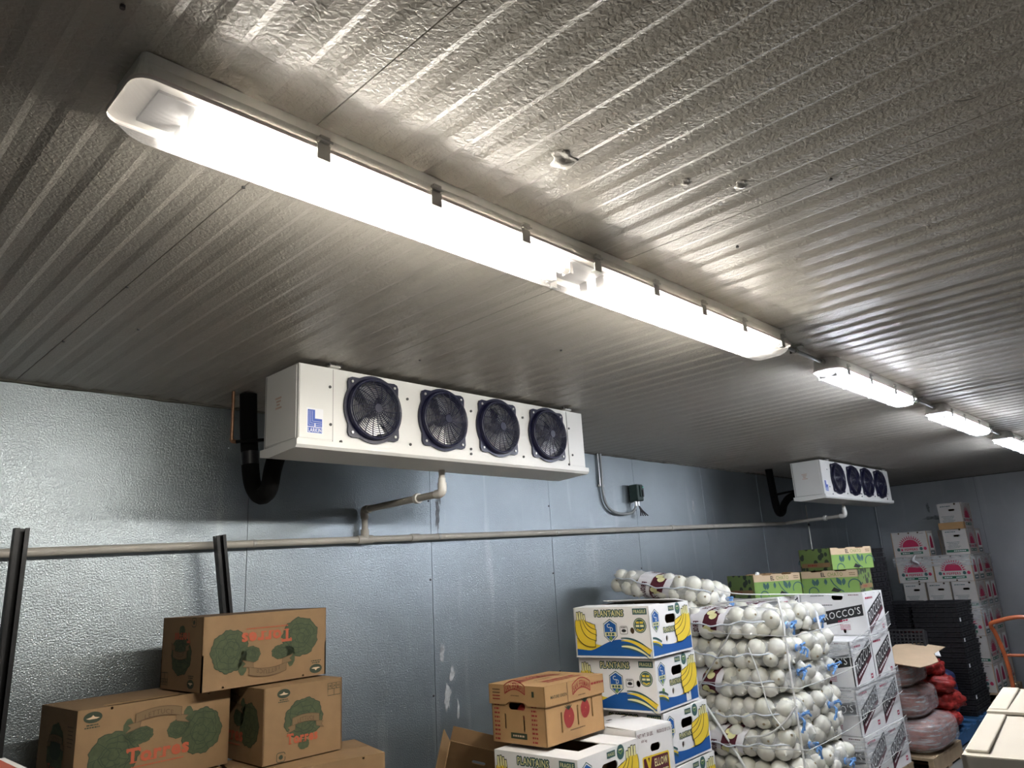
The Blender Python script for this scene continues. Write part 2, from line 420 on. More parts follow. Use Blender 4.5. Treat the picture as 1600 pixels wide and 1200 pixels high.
def flap(root, L, D, H, m, side, reach, lift=0.0, name='flap', z=0.0, thick=0.004):
    """top flap hinged on a side wall: reach inwards, lifted by an angle"""
    mb = MB()
    if side in ('front', 'back'):
        sg = -1 if side == 'front' else 1
        rot = Matrix.Rotation(sg*-lift, 3, 'X')
        mb.box(rot @ Vector((0, -sg*reach/2, thick/2)), (L-0.006, reach, thick), m, rot)
        return mb.build(name, root, (0, sg*(D/2-0.001), H+z))
    sg = -1 if side == 'left' else 1
    rot = Matrix.Rotation(sg*lift, 3, 'Y')
    mb.box(rot @ Vector((-sg*reach/2, 0, thick/2)), (reach, D-0.006, thick), m, rot)
    return mb.build(name, root, (sg*(L/2-0.001), 0, H+z))

# ------------------------------------------------------------------ the room
X0, X1, Y0, Y1, ZC = -2.70, 10.74, -3.30, 3.556, 2.50
mb = MB(); mb.box(((X0+X1)/2, (Y0+Y1)/2, -0.05), (X1-X0, Y1-Y0, 0.1), 'concrete'); structure(mb.build('floor'))
mb = MB(); mb.box(((X0+X1)/2, (Y0+Y1)/2, ZC+0.06), (X1-X0+0.2, Y1-Y0+0.2, 0.10), 'seam_dark'); ceil = structure(mb.build('ceiling'))
PW = 1.0624
prof = [(0.0015, 0.0)]
for k in range(9):
    a = 0.054+0.112*k
    prof += [(a, 0), (a+0.015, 0.0042), (a+0.050, 0.0042), (a+0.069, 0)]
prof += [(PW-0.0015, 0.0)]
mb = MB(); ys = (Y0, Y1); n = len(prof)
vs = [(x, y, z) for y in ys for x, z in prof] + [(x, y, 0.009) for y in ys for x, z in prof]
fs = [(i, i+n, i+n+1, i+1) for i in range(n-1)] + [(2*n+i, 2*n+i+1, 3*n+i+1, 3*n+i) for i in range(n-1)]
fs += [(0, 2*n, 3*n, n), (n-1, 2*n-1, 4*n-1, 3*n-1)]
mb.add(vs, fs, 'ceiling_paint')
first = mb.build('ceiling_panel', ceil, (0.698-3*PW-0.001, 0, ZC)); pm = first.data
k = -2
while 0.698+k*PW < X1-0.02:
    link('ceiling_panel', pm, ceil, (0.698+k*PW, 0, ZC)); k += 1
# stray screws, scuffs and dents on the ceiling sheet
def dent(x, y, r, h):
    bm = bmesh.new(); bmesh.ops.create_icosphere(bm, subdivisions=3, radius=1)
    m_ = MB(); vs = [(v.co.x*r*1.6, v.co.y*r*(1+0.3*math.sin(v.co.x*5)), v.co.z*h*(1+0.6*math.sin(v.co.x*4+v.co.y*3))) for v in bm.verts]
    bm.verts.index_update()
    m_.add(vs, [[v.index for v in f.verts] for f in bm.faces], 'ceiling_paint', True); bm.free()
    m_.build('dent', ceil, (x, y, ZC+0.001), (0, 0, R(30)))
dent(1.188, 0.932, 0.028, 0.005); dent(1.62, 0.715, 0.016, 0.0035); dent(1.50, 0.80, 0.012, 0.003)
def screw(x, y):
    m_ = MB(); m_.tube([(0, 0, 0.002), (0, 0, -0.004)], 0.0045, 'bolt', 8); m_.build('screw', ceil, (x, y, ZC))
for x, y in [(0.697, 1.496), (0.700, 2.256), (0.702, 2.9), (0.86, 2.62), (1.77, 0.55), (0.52, 3.1), (1.95, 0.9), (2.3, 1.9), (1.9, 2.35), (0.23, 0.95), (0.30, 1.1)]: screw(x, y)
m_ = MB(); m_.tube([Vector((0.05*t*math.cos(2.5*t), 0.05*t*math.sin(2.0*t)+0.02*t, -0.002)) for t in [0.2+i/18 for i in range(11)]], 0.0008, 'caulk', 5)
m_.build('scuff', ceil, (1.66, 0.19, ZC))

def sheet_wall(name, seams, T, hgt, m, back):
    """wall of tall sheets standing a few millimetres off a dark backing; T maps (along, out, z)"""
    w = MB(); a0, a1 = seams[0], seams[-1]
    def bx(mb_, a, b, o0, o1, z0, z1, mm):
        c = [T(p, q, z) for p in (a, b) for q in (o0, o1) for z in (z0, z1)]
        mb_.add(c, [(0, 1, 3, 2), (4, 6, 7, 5), (0, 4, 5, 1), (2, 3, 7, 6), (0, 2, 6, 4), (1, 5, 7, 3)], mm)
    bx(w, a0, a1, -0.11, -0.004, 0, hgt+0.02, back); root = structure(w.build(name))
    for a, b in zip(seams, seams[1:]):
        s_ = MB(); bx(s_, a+0.0015, b-0.0015, -0.004, 0, 0, hgt, m)
        s_.build('wall_sheet', root)
    return root
seams = [X0, -1.6, -0.48, 0.63, 1.75, 2.93, 4.04, 5.12, 6.24, 7.37, 8.49, 9.61, X1]
wl = sheet_wall('wall_left', seams, lambda a, o, z: (a, Y1-o, z), ZC, 'galvanized', 'seam_dark')
# raised joint covers further along the wall, rivets beside the joints, scrapes from pallets
for x in (6.245, 7.375, 8.495, 9.615):
    s_ = MB(); s_.box((x, Y1-0.0015, 1.25), (0.055, 0.003, 2.5), 'galvanized'); s_.build('joint_cover', wl)
for x in (2.915, 4.03, 5.11):
    for z in (2.07, 1.60, 0.95): 
        s_ = MB(); s_.tube([(x, Y1, z), (x, Y1-0.004, z)], 0.006, 'bolt', 8); s_.build('rivet', wl)
for (x, z, w_, h_, sd) in ((3.02, 0.93, 0.028, 0.16, 1), (3.06, 1.05, 0.02, 0.10, 2), (2.99, 1.18, 0.02, 0.12, 3), (3.10, 0.85, 0.012, 0.12, 4), (6.02, 2.12, 0.02, 0.14, 5)):
    pr = random.Random(sd); nn = 26; poly = []
    for k in range(nn):
        a = 2*PI*k/nn; rr = 0.6+0.5*pr.random(); poly.append((w_*rr*math.cos(a)+0.2*w_*math.sin(3*a), h_/2*rr*math.sin(a)))
    s_ = MB(); s_.add([(x+p, Y1-0.0012, z+q) for p, q in poly], [list(t) for t in tessellate_polygon([[Vector((p, q, 0)) for p, q in poly]])], 'scrape')
    s_.build('scrape_mark', wl)
wb = sheet_wall('wall_back', [Y0, -1.92, -0.85, 0.24, 1.28, 2.32, Y1-0.002], lambda a, o, z: (X1-o, a, z), ZC, 'galvanized_far', 'seam_dark')
sheet_wall('wall_right', [X0, -1.6, -0.48, 0.63, 1.75, 2.93, 4.04, 5.12, 6.24, 7.37, 8.49, 9.61, X1], lambda a, o, z: (a, Y0+o, z), ZC, 'galvanized_far', 'seam_dark')
sheet_wall('wall_front', [Y0, -1.92, -0.85, 0.24, 1.28, 2.32, Y1-0.002], lambda a, o, z: (X0+o, a, z), ZC, 'galvanized_far', 'seam_dark')
def stain(root, T, sd, w_, h_):
    pr = random.Random(sd); poly = []
    for k in range(30):
        a = 2*PI*k/30; rr = 0.55+0.6*pr.random(); poly.append((w_*rr*math.cos(a), h_*rr*math.sin(a)))
    s_ = MB(); s_.add([T(p, q) for p, q in poly], [list(t_) for t_ in tessellate_polygon([[Vector((p, q, 0)) for p, q in poly]])], 'grime'); s_.build('stain_mark', root)
stain(wl, lambda p, q: (2.985+p, Y1-0.0011, 1.99+q), 1, 0.018, 0.13)
stain(wl, lambda p, q: (3.005+p, Y1-0.0013, 2.10+q), 2, 0.012, 0.06)
for y_, z_, w_, h_, sd in ((2.82, 2.035, 0.17, 0.030, 3), (2.72, 2.075, 0.07, 0.035, 4), (2.90, 2.16, 0.02, 0.07, 5)):
    stain(wb, lambda p, q: (X1-0.0011-0.0003*sd, y_+p, z_+q), sd, w_, h_)
mb = MB(); pr = random.Random(3); pts = [(X0+i*0.1, Y1-0.004, ZC-0.001) for i in range(int((X1-X0)/0.1)+1)]
mb.tube(pts, [0.006+0.005*pr.random() for _ in pts], 'caulk', 6); structure(mb.build('trim_1'))
mb = MB(); mb.tube([(X1-0.006, Y0+0.02, ZC-0.001), (X1-0.006, Y1-0.02, ZC-0.001)], 0.008, 'caulk', 6); structure(mb.build('trim_2'))
mb = MB(); mb.tube([(X1-0.008, Y1-0.008, 0.01), (X1-0.008, Y1-0.008, ZC-0.01)], 0.012, 'galvanized_far', 6); structure(mb.build('trim_3'))

# ------------------------------------------------------------------ light fittings
LY = 1.247
def fitting(label, x0, x1, wid, hh, lens_d, lens_m, latches, spans, tube_m, grp):
    L = x1-x0; xc = (x0+x1)/2
    t = thing('strip_light', label, 'light', (xc, LY, ZC), 0, grp)
    rk = 1.0 if L > 2 else 1.65
    def ring(l, w, r, z): return [Vector((x, y, z)) for x, y in rrect(l, w, min(r*rk, w*0.49), 5)]
    h = MB(); h.rings([ring(L-0.03, wid-0.03, 0.012, -0.0005), ring(L-0.022, wid-0.024, 0.016, -hh*0.45), ring(L-0.008, wid-0.008, 0.028, -hh*0.9), ring(L-0.004, wid-0.004, 0.03, -hh)], 'housing')
    h.build('housing', t)
    g = MB(); g.rings([ring(L, wid, 0.034, -hh+0.002), ring(L+0.004, wid+0.004, 0.036, -hh-0.003), ring(L, wid, 0.034, -hh-0.008)], 'gasket', False, False, True)
    g.build('gasket_rim', t)
    l = MB(); d = lens_d
    l.rings([ring(L-0.004, wid-0.004, 0.033, -hh-0.006), ring(L-0.020, wid-0.012, 0.034, -hh-d*0.35), ring(L-0.055, wid-0.028, 0.034, -hh-d*0.75),
             ring(L-0.085, wid-0.048, 0.03, -hh-d*0.95), ring(L-0.11, wid-0.075, 0.02, -hh-d)], lens_m, False, True, False)
    l.build('lens', t)
    g = MB(); g.box((0, 0, -hh-0.003), (L-0.10, wid-0.06, 0.006), 'gear_grey'); g.build('gear_tray', t)
    for a_, b_ in spans:
        for sy in (-1, 1):
            y = sy*wid*0.185; zt_ = -hh-lens_d*0.60
            q = MB(); q.tube([(a_, y, zt_), (b_, y, zt_)], 0.013, tube_m, 10, cap=False); tb = q.build('fluorescent_tube', t)
            for x_, s_ in ((a_, -1), (b_, 1)):
                q = MB(); q.tube([(x_, y, zt_), (x_+s_*0.022, y, zt_)], 0.0135, 'tube_cap', 10); q.build('tube_cap', tb)
                q = MB(); q.box((x_+s_*0.028, y, zt_+0.004), (0.012, 0.030, 0.034), 'gear_grey'); q.build('lamp_holder', tb)
    for s in (-1, 1):
        for lx in latches:
            q = MB(); y = s*(wid/2+0.003)
            q.box((lx-xc, y-s*0.002, -hh-0.012), (0.030, 0.004, 0.034), 'latch_steel')
            q.box((lx-xc, y-s*0.008, -hh-0.029), (0.030, 0.016, 0.003), 'latch_steel')
            q.box((lx-xc, y+s*0.001, -hh+0.014), (0.022, 0.008, 0.014), 'latch_steel')
            q.tube([(lx-xc-0.018, y+s*0.003, -hh+0.012), (lx-xc+0.018, y+s*0.003, -hh+0.012)], 0.0035, 'latch_steel', 6)
            q.build('latch', t)
    return t
BX0, BX1 = 0.345, 2.905; bc = (BX0+BX1)/2
tube_mat('tube_warm', LAMP_WARM, LAMP_BIG); tube_mat('tube_cool', LAMP_COOL, LAMP_SMALL)
lens_mat('lens_big', LAMP_WARM, 0.75, [(-1.20+0.035, -0.19), (0.035, 1.16)])
fitting('long double strip light nearest the camera, clear ends and dark gap halfway', BX0, BX1, 0.168, 0.055, 0.047, 'lens_big',
        [0.705, 1.00, 1.30, 1.60, 1.90, 2.19, 2.48, 2.80], [(-1.13, -0.125), (0.085, 1.13)], 'tube_warm', 'strip lights along the ceiling')
lens_mat('lens_small', LAMP_COOL, 0.75, [(-0.60, 0.56)])
SM = [(3.42, 4.62), (5.16, 6.38), (6.92, 8.14)]
SL = ['short cool white strip light, next after the long double one', 'short cool white strip light between the two other short ones', 'short cool white strip light farthest down the row, cut by the frame']
for (a, b), lb in zip(SM, SL):
    fitting(lb, a, b, 0.135, 0.05, 0.042, 'lens_small', [a+0.12, a+0.42, b-0.42, b-0.12], [(-0.53, 0.53)], 'tube_cool', 'strip lights along the ceiling')
def conduit(a, b, label):
    t = thing('conduit', label, 'conduit', (a, LY, ZC-0.022), 0, 'conduits joining the strip lights')
    q = MB(); q.tube([(0, 0, 0), (b-a, 0, 0)], 0.009, 'steel', 10); q.build('pipe', t)
    for x in (0.012, b-a-0.012):
        q = MB(); q.tube([(x-0.014, 0, 0), (x+0.014, 0, 0)], 0.015, 'latch_steel', 8); q.build('coupling', t)
    xm = (b-a)*0.42
    q = MB(); q.box((xm, 0, 0.016), (0.03, 0.07, 0.006), 'latch_steel'); q.tube([(xm-0.012, 0, 0), (xm+0.012, 0, 0)], 0.014, 'latch_steel', 8)
    q.tube([(xm, 0.02, 0.016), (xm, 0.02, -0.008)], 0.004, 'bolt', 6); q.build('clamp', t)
conduit(BX1, SM[0][0], 'thin steel conduit between the long light and the first short one')
conduit(SM[0][1], SM[1][0], 'thin steel conduit between the first two short strip lights')
conduit(SM[1][1], SM[2][0], 'thin steel conduit running into the farthest strip light')

# ------------------------------------------------------------------ evaporators
EL, ED, EH = 1.81, 0.275, 0.35          # length, depth, height; local origin front lower left corner
def evaporator(label, loc):
    t = thing('evaporator_unit', label, 'evaporator', loc, 0, 'evaporator coolers hung from the ceiling')
    V = Vector; FZ = 0.028
    fx = [0.358, 0.756, 1.119, 1.496]; fz = 0.194; hr = 0.128
    mb = MB()
    cz = (FZ+EH)/2; hh = EH-FZ
    panel(mb, (V((EL/2, 0, cz)), V((1, 0, 0)), V((0, 0, 1)), V((0, -1, 0)), EL, hh), [circle(x-EL/2, fz-cz, hr, 28) for x in fx], 0.003, 'cabinet_white', 'cabinet_inner')
    panel(mb, (V((0, ED/2, cz)), V((0, -1, 0)), V((0, 0, 1)), V((-1, 0, 0)), ED, hh), [], 0.003, 'cabinet_white')
    panel(mb, (V((EL, ED/2, cz)), V((0, 1, 0)), V((0, 0, 1)), V((1, 0, 0)), ED, hh), [], 0.003, 'cabinet_white')
    mb.box((EL/2, ED/2, EH-0.002), (EL-0.002, ED-0.002, 0.004), 'cabinet_white')
    mb.build('cabinet', t)
    q = MB(); q.box((EL/2, 0.17, cz), (EL-0.05, 0.09, hh-0.02), 'coil_dark'); q.build('coil', t)
    q = MB()
    prof_ = [(-0.014, 0.034), (-0.014, 0.012), (-0.004, 0.0), (ED-0.06, -0.012), (ED+0.01, 0.0), (ED+0.012, 0.03)]
    q.rings([[V((x, y, z)) for y, z in prof_][::-1] for x in (-0.012, EL+0.012)], 'cabinet_white'); q.build('drain_pan', t)
    for a, b in ((0.004, 0.157), (EL-0.137, EL-0.004)):
        q = MB(); q.box(((a+b)/2, -0.0012, cz+0.004), (b-a, 0.0026, hh-0.02), 'cabinet_white'); q.build('access_panel', t)
        x = b if a < 0.5 else a
        q = MB(); q.box((x+(0.002 if a < 0.5 else -0.002), -0.0004, cz), (0.0022, 0.001, hh-0.01), 'panel_line'); q.box(((a+b)/2, -0.0004, FZ+0.008), (b-a, 0.001, 0.0024), 'panel_line'); q.build('panel_seam', t)
    q = MB(); q.box((-0.0012, ED/2, cz+0.004), (0.0026, ED-0.03, hh-0.02), 'cabinet_white'); q.build('end_cover', t)
    q = MB(); q.box((-0.0018, ED-0.013, cz), (0.002, 0.0025, hh-0.01), 'panel_line'); q.box((-0.0018, ED/2, FZ+0.007), (0.002, ED-0.03, 0.0025), 'panel_line'); q.build('panel_seam', t)
    for x, z in [(0.143, 0.267), (0.147, 0.107), (0.548, 0.269), (0.197, 0.04), (0.560, 0.06), (0.94, 0.26), (0.93, 0.07), (0.93, 0.046), (1.31, 0.27), (1.30, 0.06), (EL-0.125, 0.25), (EL-0.11, 0.10), (EL-0.145, 0.045)]:
        q = MB(); q.tube([(x, 0.001, z), (x, -0.005, z)], 0.0065, 'bolt', 8); q.build('bolt', t)
    # maker's sticker
    A = Art((V((0.074, -0.0026, 0.112)), V((1, 0, 0)), V((0, 0, 1)), V((0, -1, 0))))
    A.rect(0, 0.002, 0.076, 0.104, 'logo_white', 0)
    A.poly([(-0.033, 0.048), (0.0, 0.048), (0.0, 0.012), (0.033, 0.012), (0.033, -0.022), (-0.033, -0.022)], 'logo_blue', 1)
    for k in range(3):
        o = 0.006+k*0.008
        A.line([(-0.033+o, 0.044), (-0.033+o, -0.022+o), (0.030, -0.022+o)], 0.0013, 'logo_white', 2)
    A.poly([(-0.0022, -0.022), (0.0022, -0.022), (0.0022, -0.010), (0, -0.006), (-0.0022, -0.010)], 'logo_white', 3)
    A.rect(0, -0.036, 0.066, 0.022, 'logo_blue', 1); A.text('LARKIN', 0, -0.036, 0.060, 0.016, 'logo_white', 2, 0.02)
    A.build('maker_sticker', t)['label'] = 'blue and white maker sticker with a stepped letter'
    A = Art((V((-0.0026, 0.155, 0.21)), V((0, -1, 0)), V((0, 0, 1)), V((-1, 0, 0))))
    for k in range(4): A.rect(-0.002+0.003*(k % 2), 0.022-0.014*k, 0.05-0.012*(k % 3), 0.008, 'rust_mark', 0)
    A.build('faded_stencil', t)
    for x in (0.158, EL-0.139):
        q = MB(); q.box((x, -0.006, EH+0.004), (0.05, 0.03, 0.008), 'latch_steel'); q.tube([(x-0.012, 0.004, EH), (x-0.012, 0.004, EH+0.022)], 0.006, 'bolt', 6); q.box((x+0.02, -0.012, EH+0.012), (0.03, 0.012, 0.004), 'bolt'); q.build('hanger', t)
    # fans
    for x in fx:
        f = MB()
        out = []
        for k in range(72):
            a = 2*PI*k/72; r = 0.150
            for e in range(4):
                ea = PI/4+e*PI/2; dl = (a-ea+PI) % (2*PI)-PI
                if abs(dl) < 0.30: r = max(r, 0.150+0.028*(0.5+0.5*math.cos(dl/0.30*PI)))
            out.append((r*math.cos(a), r*math.sin(a)))
        panel(f, (V((x, -0.012, fz)), V((1, 0, 0)), V((0, 0, 1)), V((0, -1, 0)), 0, 0), [circle(0, 0, 0.126, 36)], 0.011, 'guard_navy', outline=out)
        n = 40
        def lp(r, y): return [V((x+r*math.cos(2*PI*k/n), y, fz+r*math.sin(2*PI*k/n))) for k in range(n)]
        f.rings([lp(0.137, -0.012), lp(0.135, -0.030), lp(0.130, -0.034), lp(0.124, -0.030), lp(0.122, 0.0)], 'guard_navy', False, False, True)
        gd = f.build('fan_guard', t)
        w = MB()
        def dome(r): return -0.030-0.012*(1-(r/0.126)**2)
        for k in range(13):
            r = 0.020+k*0.0085
            w.tube([V((x+r*math.cos(2*PI*j/36), dome(r), fz+r*math.sin(2*PI*j/36))) for j in range(36)], 0.0021, 'guard_navy', 4, closed=True)
        for k in range(18):
            a0 = 2*PI*k/18
            w.tube([V((x+r*math.cos(a0+3.4*(r-0.016)), dome(r)-0.001, fz+r*math.sin(a0+3.4*(r-0.016)))) for r in [0.016+j*0.0112 for j in range(11)]], 0.0021, 'guard_navy', 4)
        w.tube([(x, -0.040, fz), (x, -0.046, fz)], 0.019, 'guard_navy', 14)
        w.build('grille', gd)
        for e in range(4):
            ea = PI/4+e*PI/2; cx, cz_ = x+0.157*math.cos(ea), fz+0.157*math.sin(ea)
            w = MB(); w.tube([(cx, -0.011, cz_), (cx, -0.016, cz_)], 0.006, 'latch_steel', 8); w.build('screw', gd)
        fb = MB()
        for b in range(4):
            a0 = b*PI/2+0.5+x*3
            vs_ = []
            for r in (0.03, 0.075, 0.116):
                for da, yy in ((-0.62, 0.035), (0, 0.022), (0.62, 0.006)):
                    vs_.append((x+r*math.cos(a0+da), yy, fz+r*math.sin(a0+da)))
            fb.add(vs_, [(i*3+j, i*3+j+1, (i+1)*3+j+1, (i+1)*3+j) for i in range(2) for j in range(2)], 'blade_metal', True)
        fb.tube([(x, 0.03, fz), (x, -0.004, fz)], 0.030, 'coil_dark', 14)
        fb.build('fan_blades', t)
        sh = MB(); sh.rings([lp(0.1275, -0.001), lp(0.120, 0.03), lp(0.122, 0.07)], 'cabinet_inner', False, False, True); sh.build('fan_shroud', t)
    q = MB(); q.tube([(EL*0.494, 0.18, 0.0), (EL*0.494, 0.18, -0.05)], 0.016, 'pvc', 10); q.build('drain_outlet', t)
    return t
ev1 = evaporator('near white evaporator unit with four navy fans, largest in view', (1.475, 2.60, 2.128))
copy_tree(ev1, (6.80, 2.66, 2.128), None, 'far small looking white evaporator unit above the onion pallets')

def pipeline(name, label, cat, parts, group=None):
    t = thing(name, label, cat, parts[0][1][0], 0, group); o = Vector(parts[0][1][0])
    for nm, pts, r, m in parts:
        q = MB(); q.tube([Vector(p)-o for p in pts], r, m, 12); q.build(nm, t)
    return t
pipeline('suction_line', 'thick black insulated pipe loop at the left end of the near evaporator', 'pipe', [
    ('insulation', smooth_path([(1.580, 3.25, 2.498), (1.590, 3.25, 2.30), (1.602, 3.235, 2.10), (1.612, 3.20, 2.03), (1.612, 3.14, 2.005), (1.605, 3.07, 2.03), (1.595, 3.02, 2.11), (1.59, 2.96, 2.18), (1.59, 2.885, 2.19)], 7), 0.040, 'rubber'),
    ('tape_wrap', [(1.594, 3.247, 2.22), (1.598, 3.242, 2.16)], 0.0415, 'black_plastic')])
pipeline('suction_line', 'thin looking black insulated pipe loop at the far evaporator', 'pipe', [
    ('insulation', smooth_path([(7.12, 3.30, 2.498), (7.14, 3.30, 2.30), (7.17, 3.30, 2.13), (7.215, 3.30, 2.065), (7.29, 3.30, 2.075), (7.33, 3.28, 2.16), (7.36, 3.20, 2.225), (7.36, 2.96, 2.235)], 7), 0.036, 'rubber'),
    ('thin_line', [(7.15, 3.29, 2.24), (7.36, 2.96, 2.29)], 0.011, 'rubber')])
pipeline('copper_line', 'thin copper pipe dropping from ceiling beside the black pipe loop', 'pipe', [
    ('riser', [(1.50, 3.235, 2.498), (1.50, 3.235, 2.275)], 0.0075, 'copper'),
    ('elbow', smooth_path([(1.50, 3.235, 2.275), (1.503, 3.235, 2.262), (1.515, 3.22, 2.258)], 3), 0.0095, 'copper'),
    ('branch', [(1.515, 3.22, 2.258), (1.64, 3.10, 2.262)], 0.0075, 'rubber')])

# drain pipe along the wall, falling gently to the left
def dz(x): return 1.788+(x-0.71)*0.0278
t = thing('drain_pipe', 'long beige plastic drain pipe running along the metal wall', 'pipe', (0, 3.515, 0))
for a, b in ((-2.6, 1.76), (1.76, 2.38), (2.46, 2.95), (2.95, 4.04), (4.04, 5.13), (5.13, 5.57), (5.57, 6.24), (6.24, 7.77)):
    q = MB(); q.tube([(a, 0, dz(a)), (b, 0, dz(b))], 0.0185, 'pvc', 12); q.build('pipe_run', t)
for x in (0.2, 2.77, 5.57):
    q = MB(); q.tube([(x-0.03, 0, dz(x-.03)), (x+0.03, 0, dz(x+.03))], 0.0225, 'pvc', 12); q.build('coupling', t)
q = MB(); q.tube([(2.37, 0, dz(2.37)), (2.47, 0, dz(2.47))], 0.0235, 'pvc', 12); q.tube([(2.42, 0, dz(2.42)), (2.42, 0, dz(2.42)+0.055)], 0.0235, 'pvc', 12); q.build('tee', t)
for x in (-1.2, 1.765, 2.955, 4.05, 5.135, 6.25, 7.3):
    q = MB(); q.tube([(x-0.008, 0, dz(x)), (x+0.008, 0, dz(x))], 0.0205, 'latch_steel', 10); q.box((x, 0.026, dz(x)+0.004), (0.016, 0.020, 0.03), 'latch_steel'); q.build('clip', t)
t = thing('drain_branch', 'beige drain branch with white elbow below the near evaporator', 'pipe', (2.369, 2.78, 2.0))
for nm, pts, r, m in [('upper_stub', [(0, 0, 0.079), (0, 0, 0.03)], 0.0185, 'pvc_white'), ('elbow', smooth_path([(0, 0, 0.055), (0, 0, 0.02), (0.001, 0.015, 0.006), (0.003, 0.05, 0.004)], 5), 0.0225, 'pvc_white'),
                      ('arm', [(0.003, 0.05, 0.004), (0.048, 0.73, 0.0)], 0.0175, 'pvc'), ('collar', [(0.013, 0.20, 0.003), (0.0145, 0.225, 0.003)], 0.0265, 'pvc_white'),
                      ('wall_elbow', smooth_path([(0.045, 0.68, 0.0), (0.050, 0.735, -0.004), (0.051, 0.736, -0.05)], 5), 0.0225, 'pvc'), ('riser', [(0.051, 0.735, -0.03), (0.051, 0.735, dz(2.42)-2.0+0.056)], 0.0175, 'pvc')]:
    q = MB(); q.tube(pts, r, m, 12); q.build(nm, t)
t = thing('drain_branch', 'pale drain branch rising to the far evaporator from the wall pipe', 'pipe', (7.69, 2.84, 2.0))
for nm, pts, r, m in [('upper_stub', [(0.004, 0, 0.079), (0, 0, 0.03)], 0.0185, 'pvc_white'), ('elbow', smooth_path([(0, 0, 0.055), (0, 0, 0.02), (0.001, 0.015, 0.002), (0.003, 0.05, 0.0)], 5), 0.0235, 'pvc_white'),
                      ('arm', [(0.003, 0.05, 0.0), (0.09, 0.655, -0.013)], 0.017, 'pvc'), ('collar', [(0.03, 0.20, -0.002), (0.035, 0.225, -0.002)], 0.026, 'pvc_white')]:
    q = MB(); q.tube(pts, r, m, 12); q.build(nm, t)
t = thing('drip_hose', 'thin pale vertical line below the far evaporator', 'hose', (8.42, 3.53, 1.0))
q = MB(); q.tube([(0, 0, 1.2), (0.0, 0, 0.1)], 0.006, 'pvc_white', 8); q.build('line', t)
q = MB(); q.box((0, -0.006, 0.98), (0.03, 0.012, 0.03), 'bolt'); q.build('clip', t)

# electrical isolator on the wall
t = thing('isolator_switch', 'small dark green electrical isolator box on the metal wall', 'switch', (5.07, 3.552, 2.20))
q = MB(); q.rbox((0, -0.045, 0), (0.085, 0.085, 0.135), 'box_green', 0.008); q.build('enclosure', t)
q = MB(); q.rbox((0.012, -0.092, 0.01), (0.05, 0.012, 0.09), 'box_green', 0.004); q.box((0.012, -0.10, -0.005), (0.012, 0.012, 0.05), 'black_plastic'); q.build('lever', t)
q = MB(); q.box((0.024, -0.0995, 0.042), (0.012, 0.003, 0.008), 'led_green'); q.build('indicator', t)
for dx in (-0.02, 0.015):
    q = MB(); q.tube([(dx, -0.045, -0.066), (dx, -0.045, -0.105)], 0.012, 'steel', 8); q.build('cable_gland', t)
q = MB()
for k in range(4): q.tube(smooth_path([(0.02, -0.045, -0.10), (0.03+0.01*k, -0.05, -0.14), (0.035+0.02*k, -0.045-0.01*k, -0.185)], 4), 0.005, 'black_plastic', 6)
q.build('loose_wires', t)
t = thing('flexible_conduit', 'grey conduit hanging from the ceiling to the isolator box', 'conduit', (4.665, 3.535, 2.49))
q = MB(); q.tube(smooth_path([(0, 0, 0.008), (-0.002, 0, -0.15), (-0.006, 0, -0.27), (0.02, 0, -0.38), (0.10, -0.005, -0.445), (0.22, -0.01, -0.462), (0.33, -0.015, -0.45), (0.375, -0.02, -0.42), (0.385, -0.028, -0.393)], 6), 0.011, 'conduit_grey', 8); q.build('hose', t)
q = MB(); q.tube([(-0.03, 0.003, 0.008), (-0.03, 0.003, -0.25)], 0.007, 'steel', 8); q.build('straight_pipe', t)
q = MB(); q.box((-0.01, 0.008, -0.245), (0.075, 0.006, 0.016), 'latch_steel'); q.build('strap', t)

# ------------------------------------------------------------------ leaning posts
def post(label, loc, L, rx, ry, rz):
    t = thing('steel_post', label, 'post', loc, 0, 'black steel posts behind the lettuce cartons'); t.rotation_euler = (rx, ry, rz)
    q = MB(); q.box((0, 0, L/2), (0.046, 0.004, L), 'black_steel'); q.box((-0.021, -0.018, L/2), (0.004, 0.036, L), 'black_steel'); q.box((0.021, -0.018, L/2), (0.004, 0.036, L), 'black_steel')
    q.build('channel', t)
    for s in (-1, 1):
        q = MB(); q.box((s*0.0145, -0.0355, L/2), (0.013, 0.003, L), 'black_steel'); q.build('return_lip', t)
    return t
post('black steel channel post standing at the left edge of the picture', (0.680, 3.20, 0.0), 1.857, 0, R(0.6), 0)
post('black steel channel post leaning left behind the topmost lettuce carton', (1.80, 3.43, 0.0), 1.868, R(0.2), R(-8.0), 0)

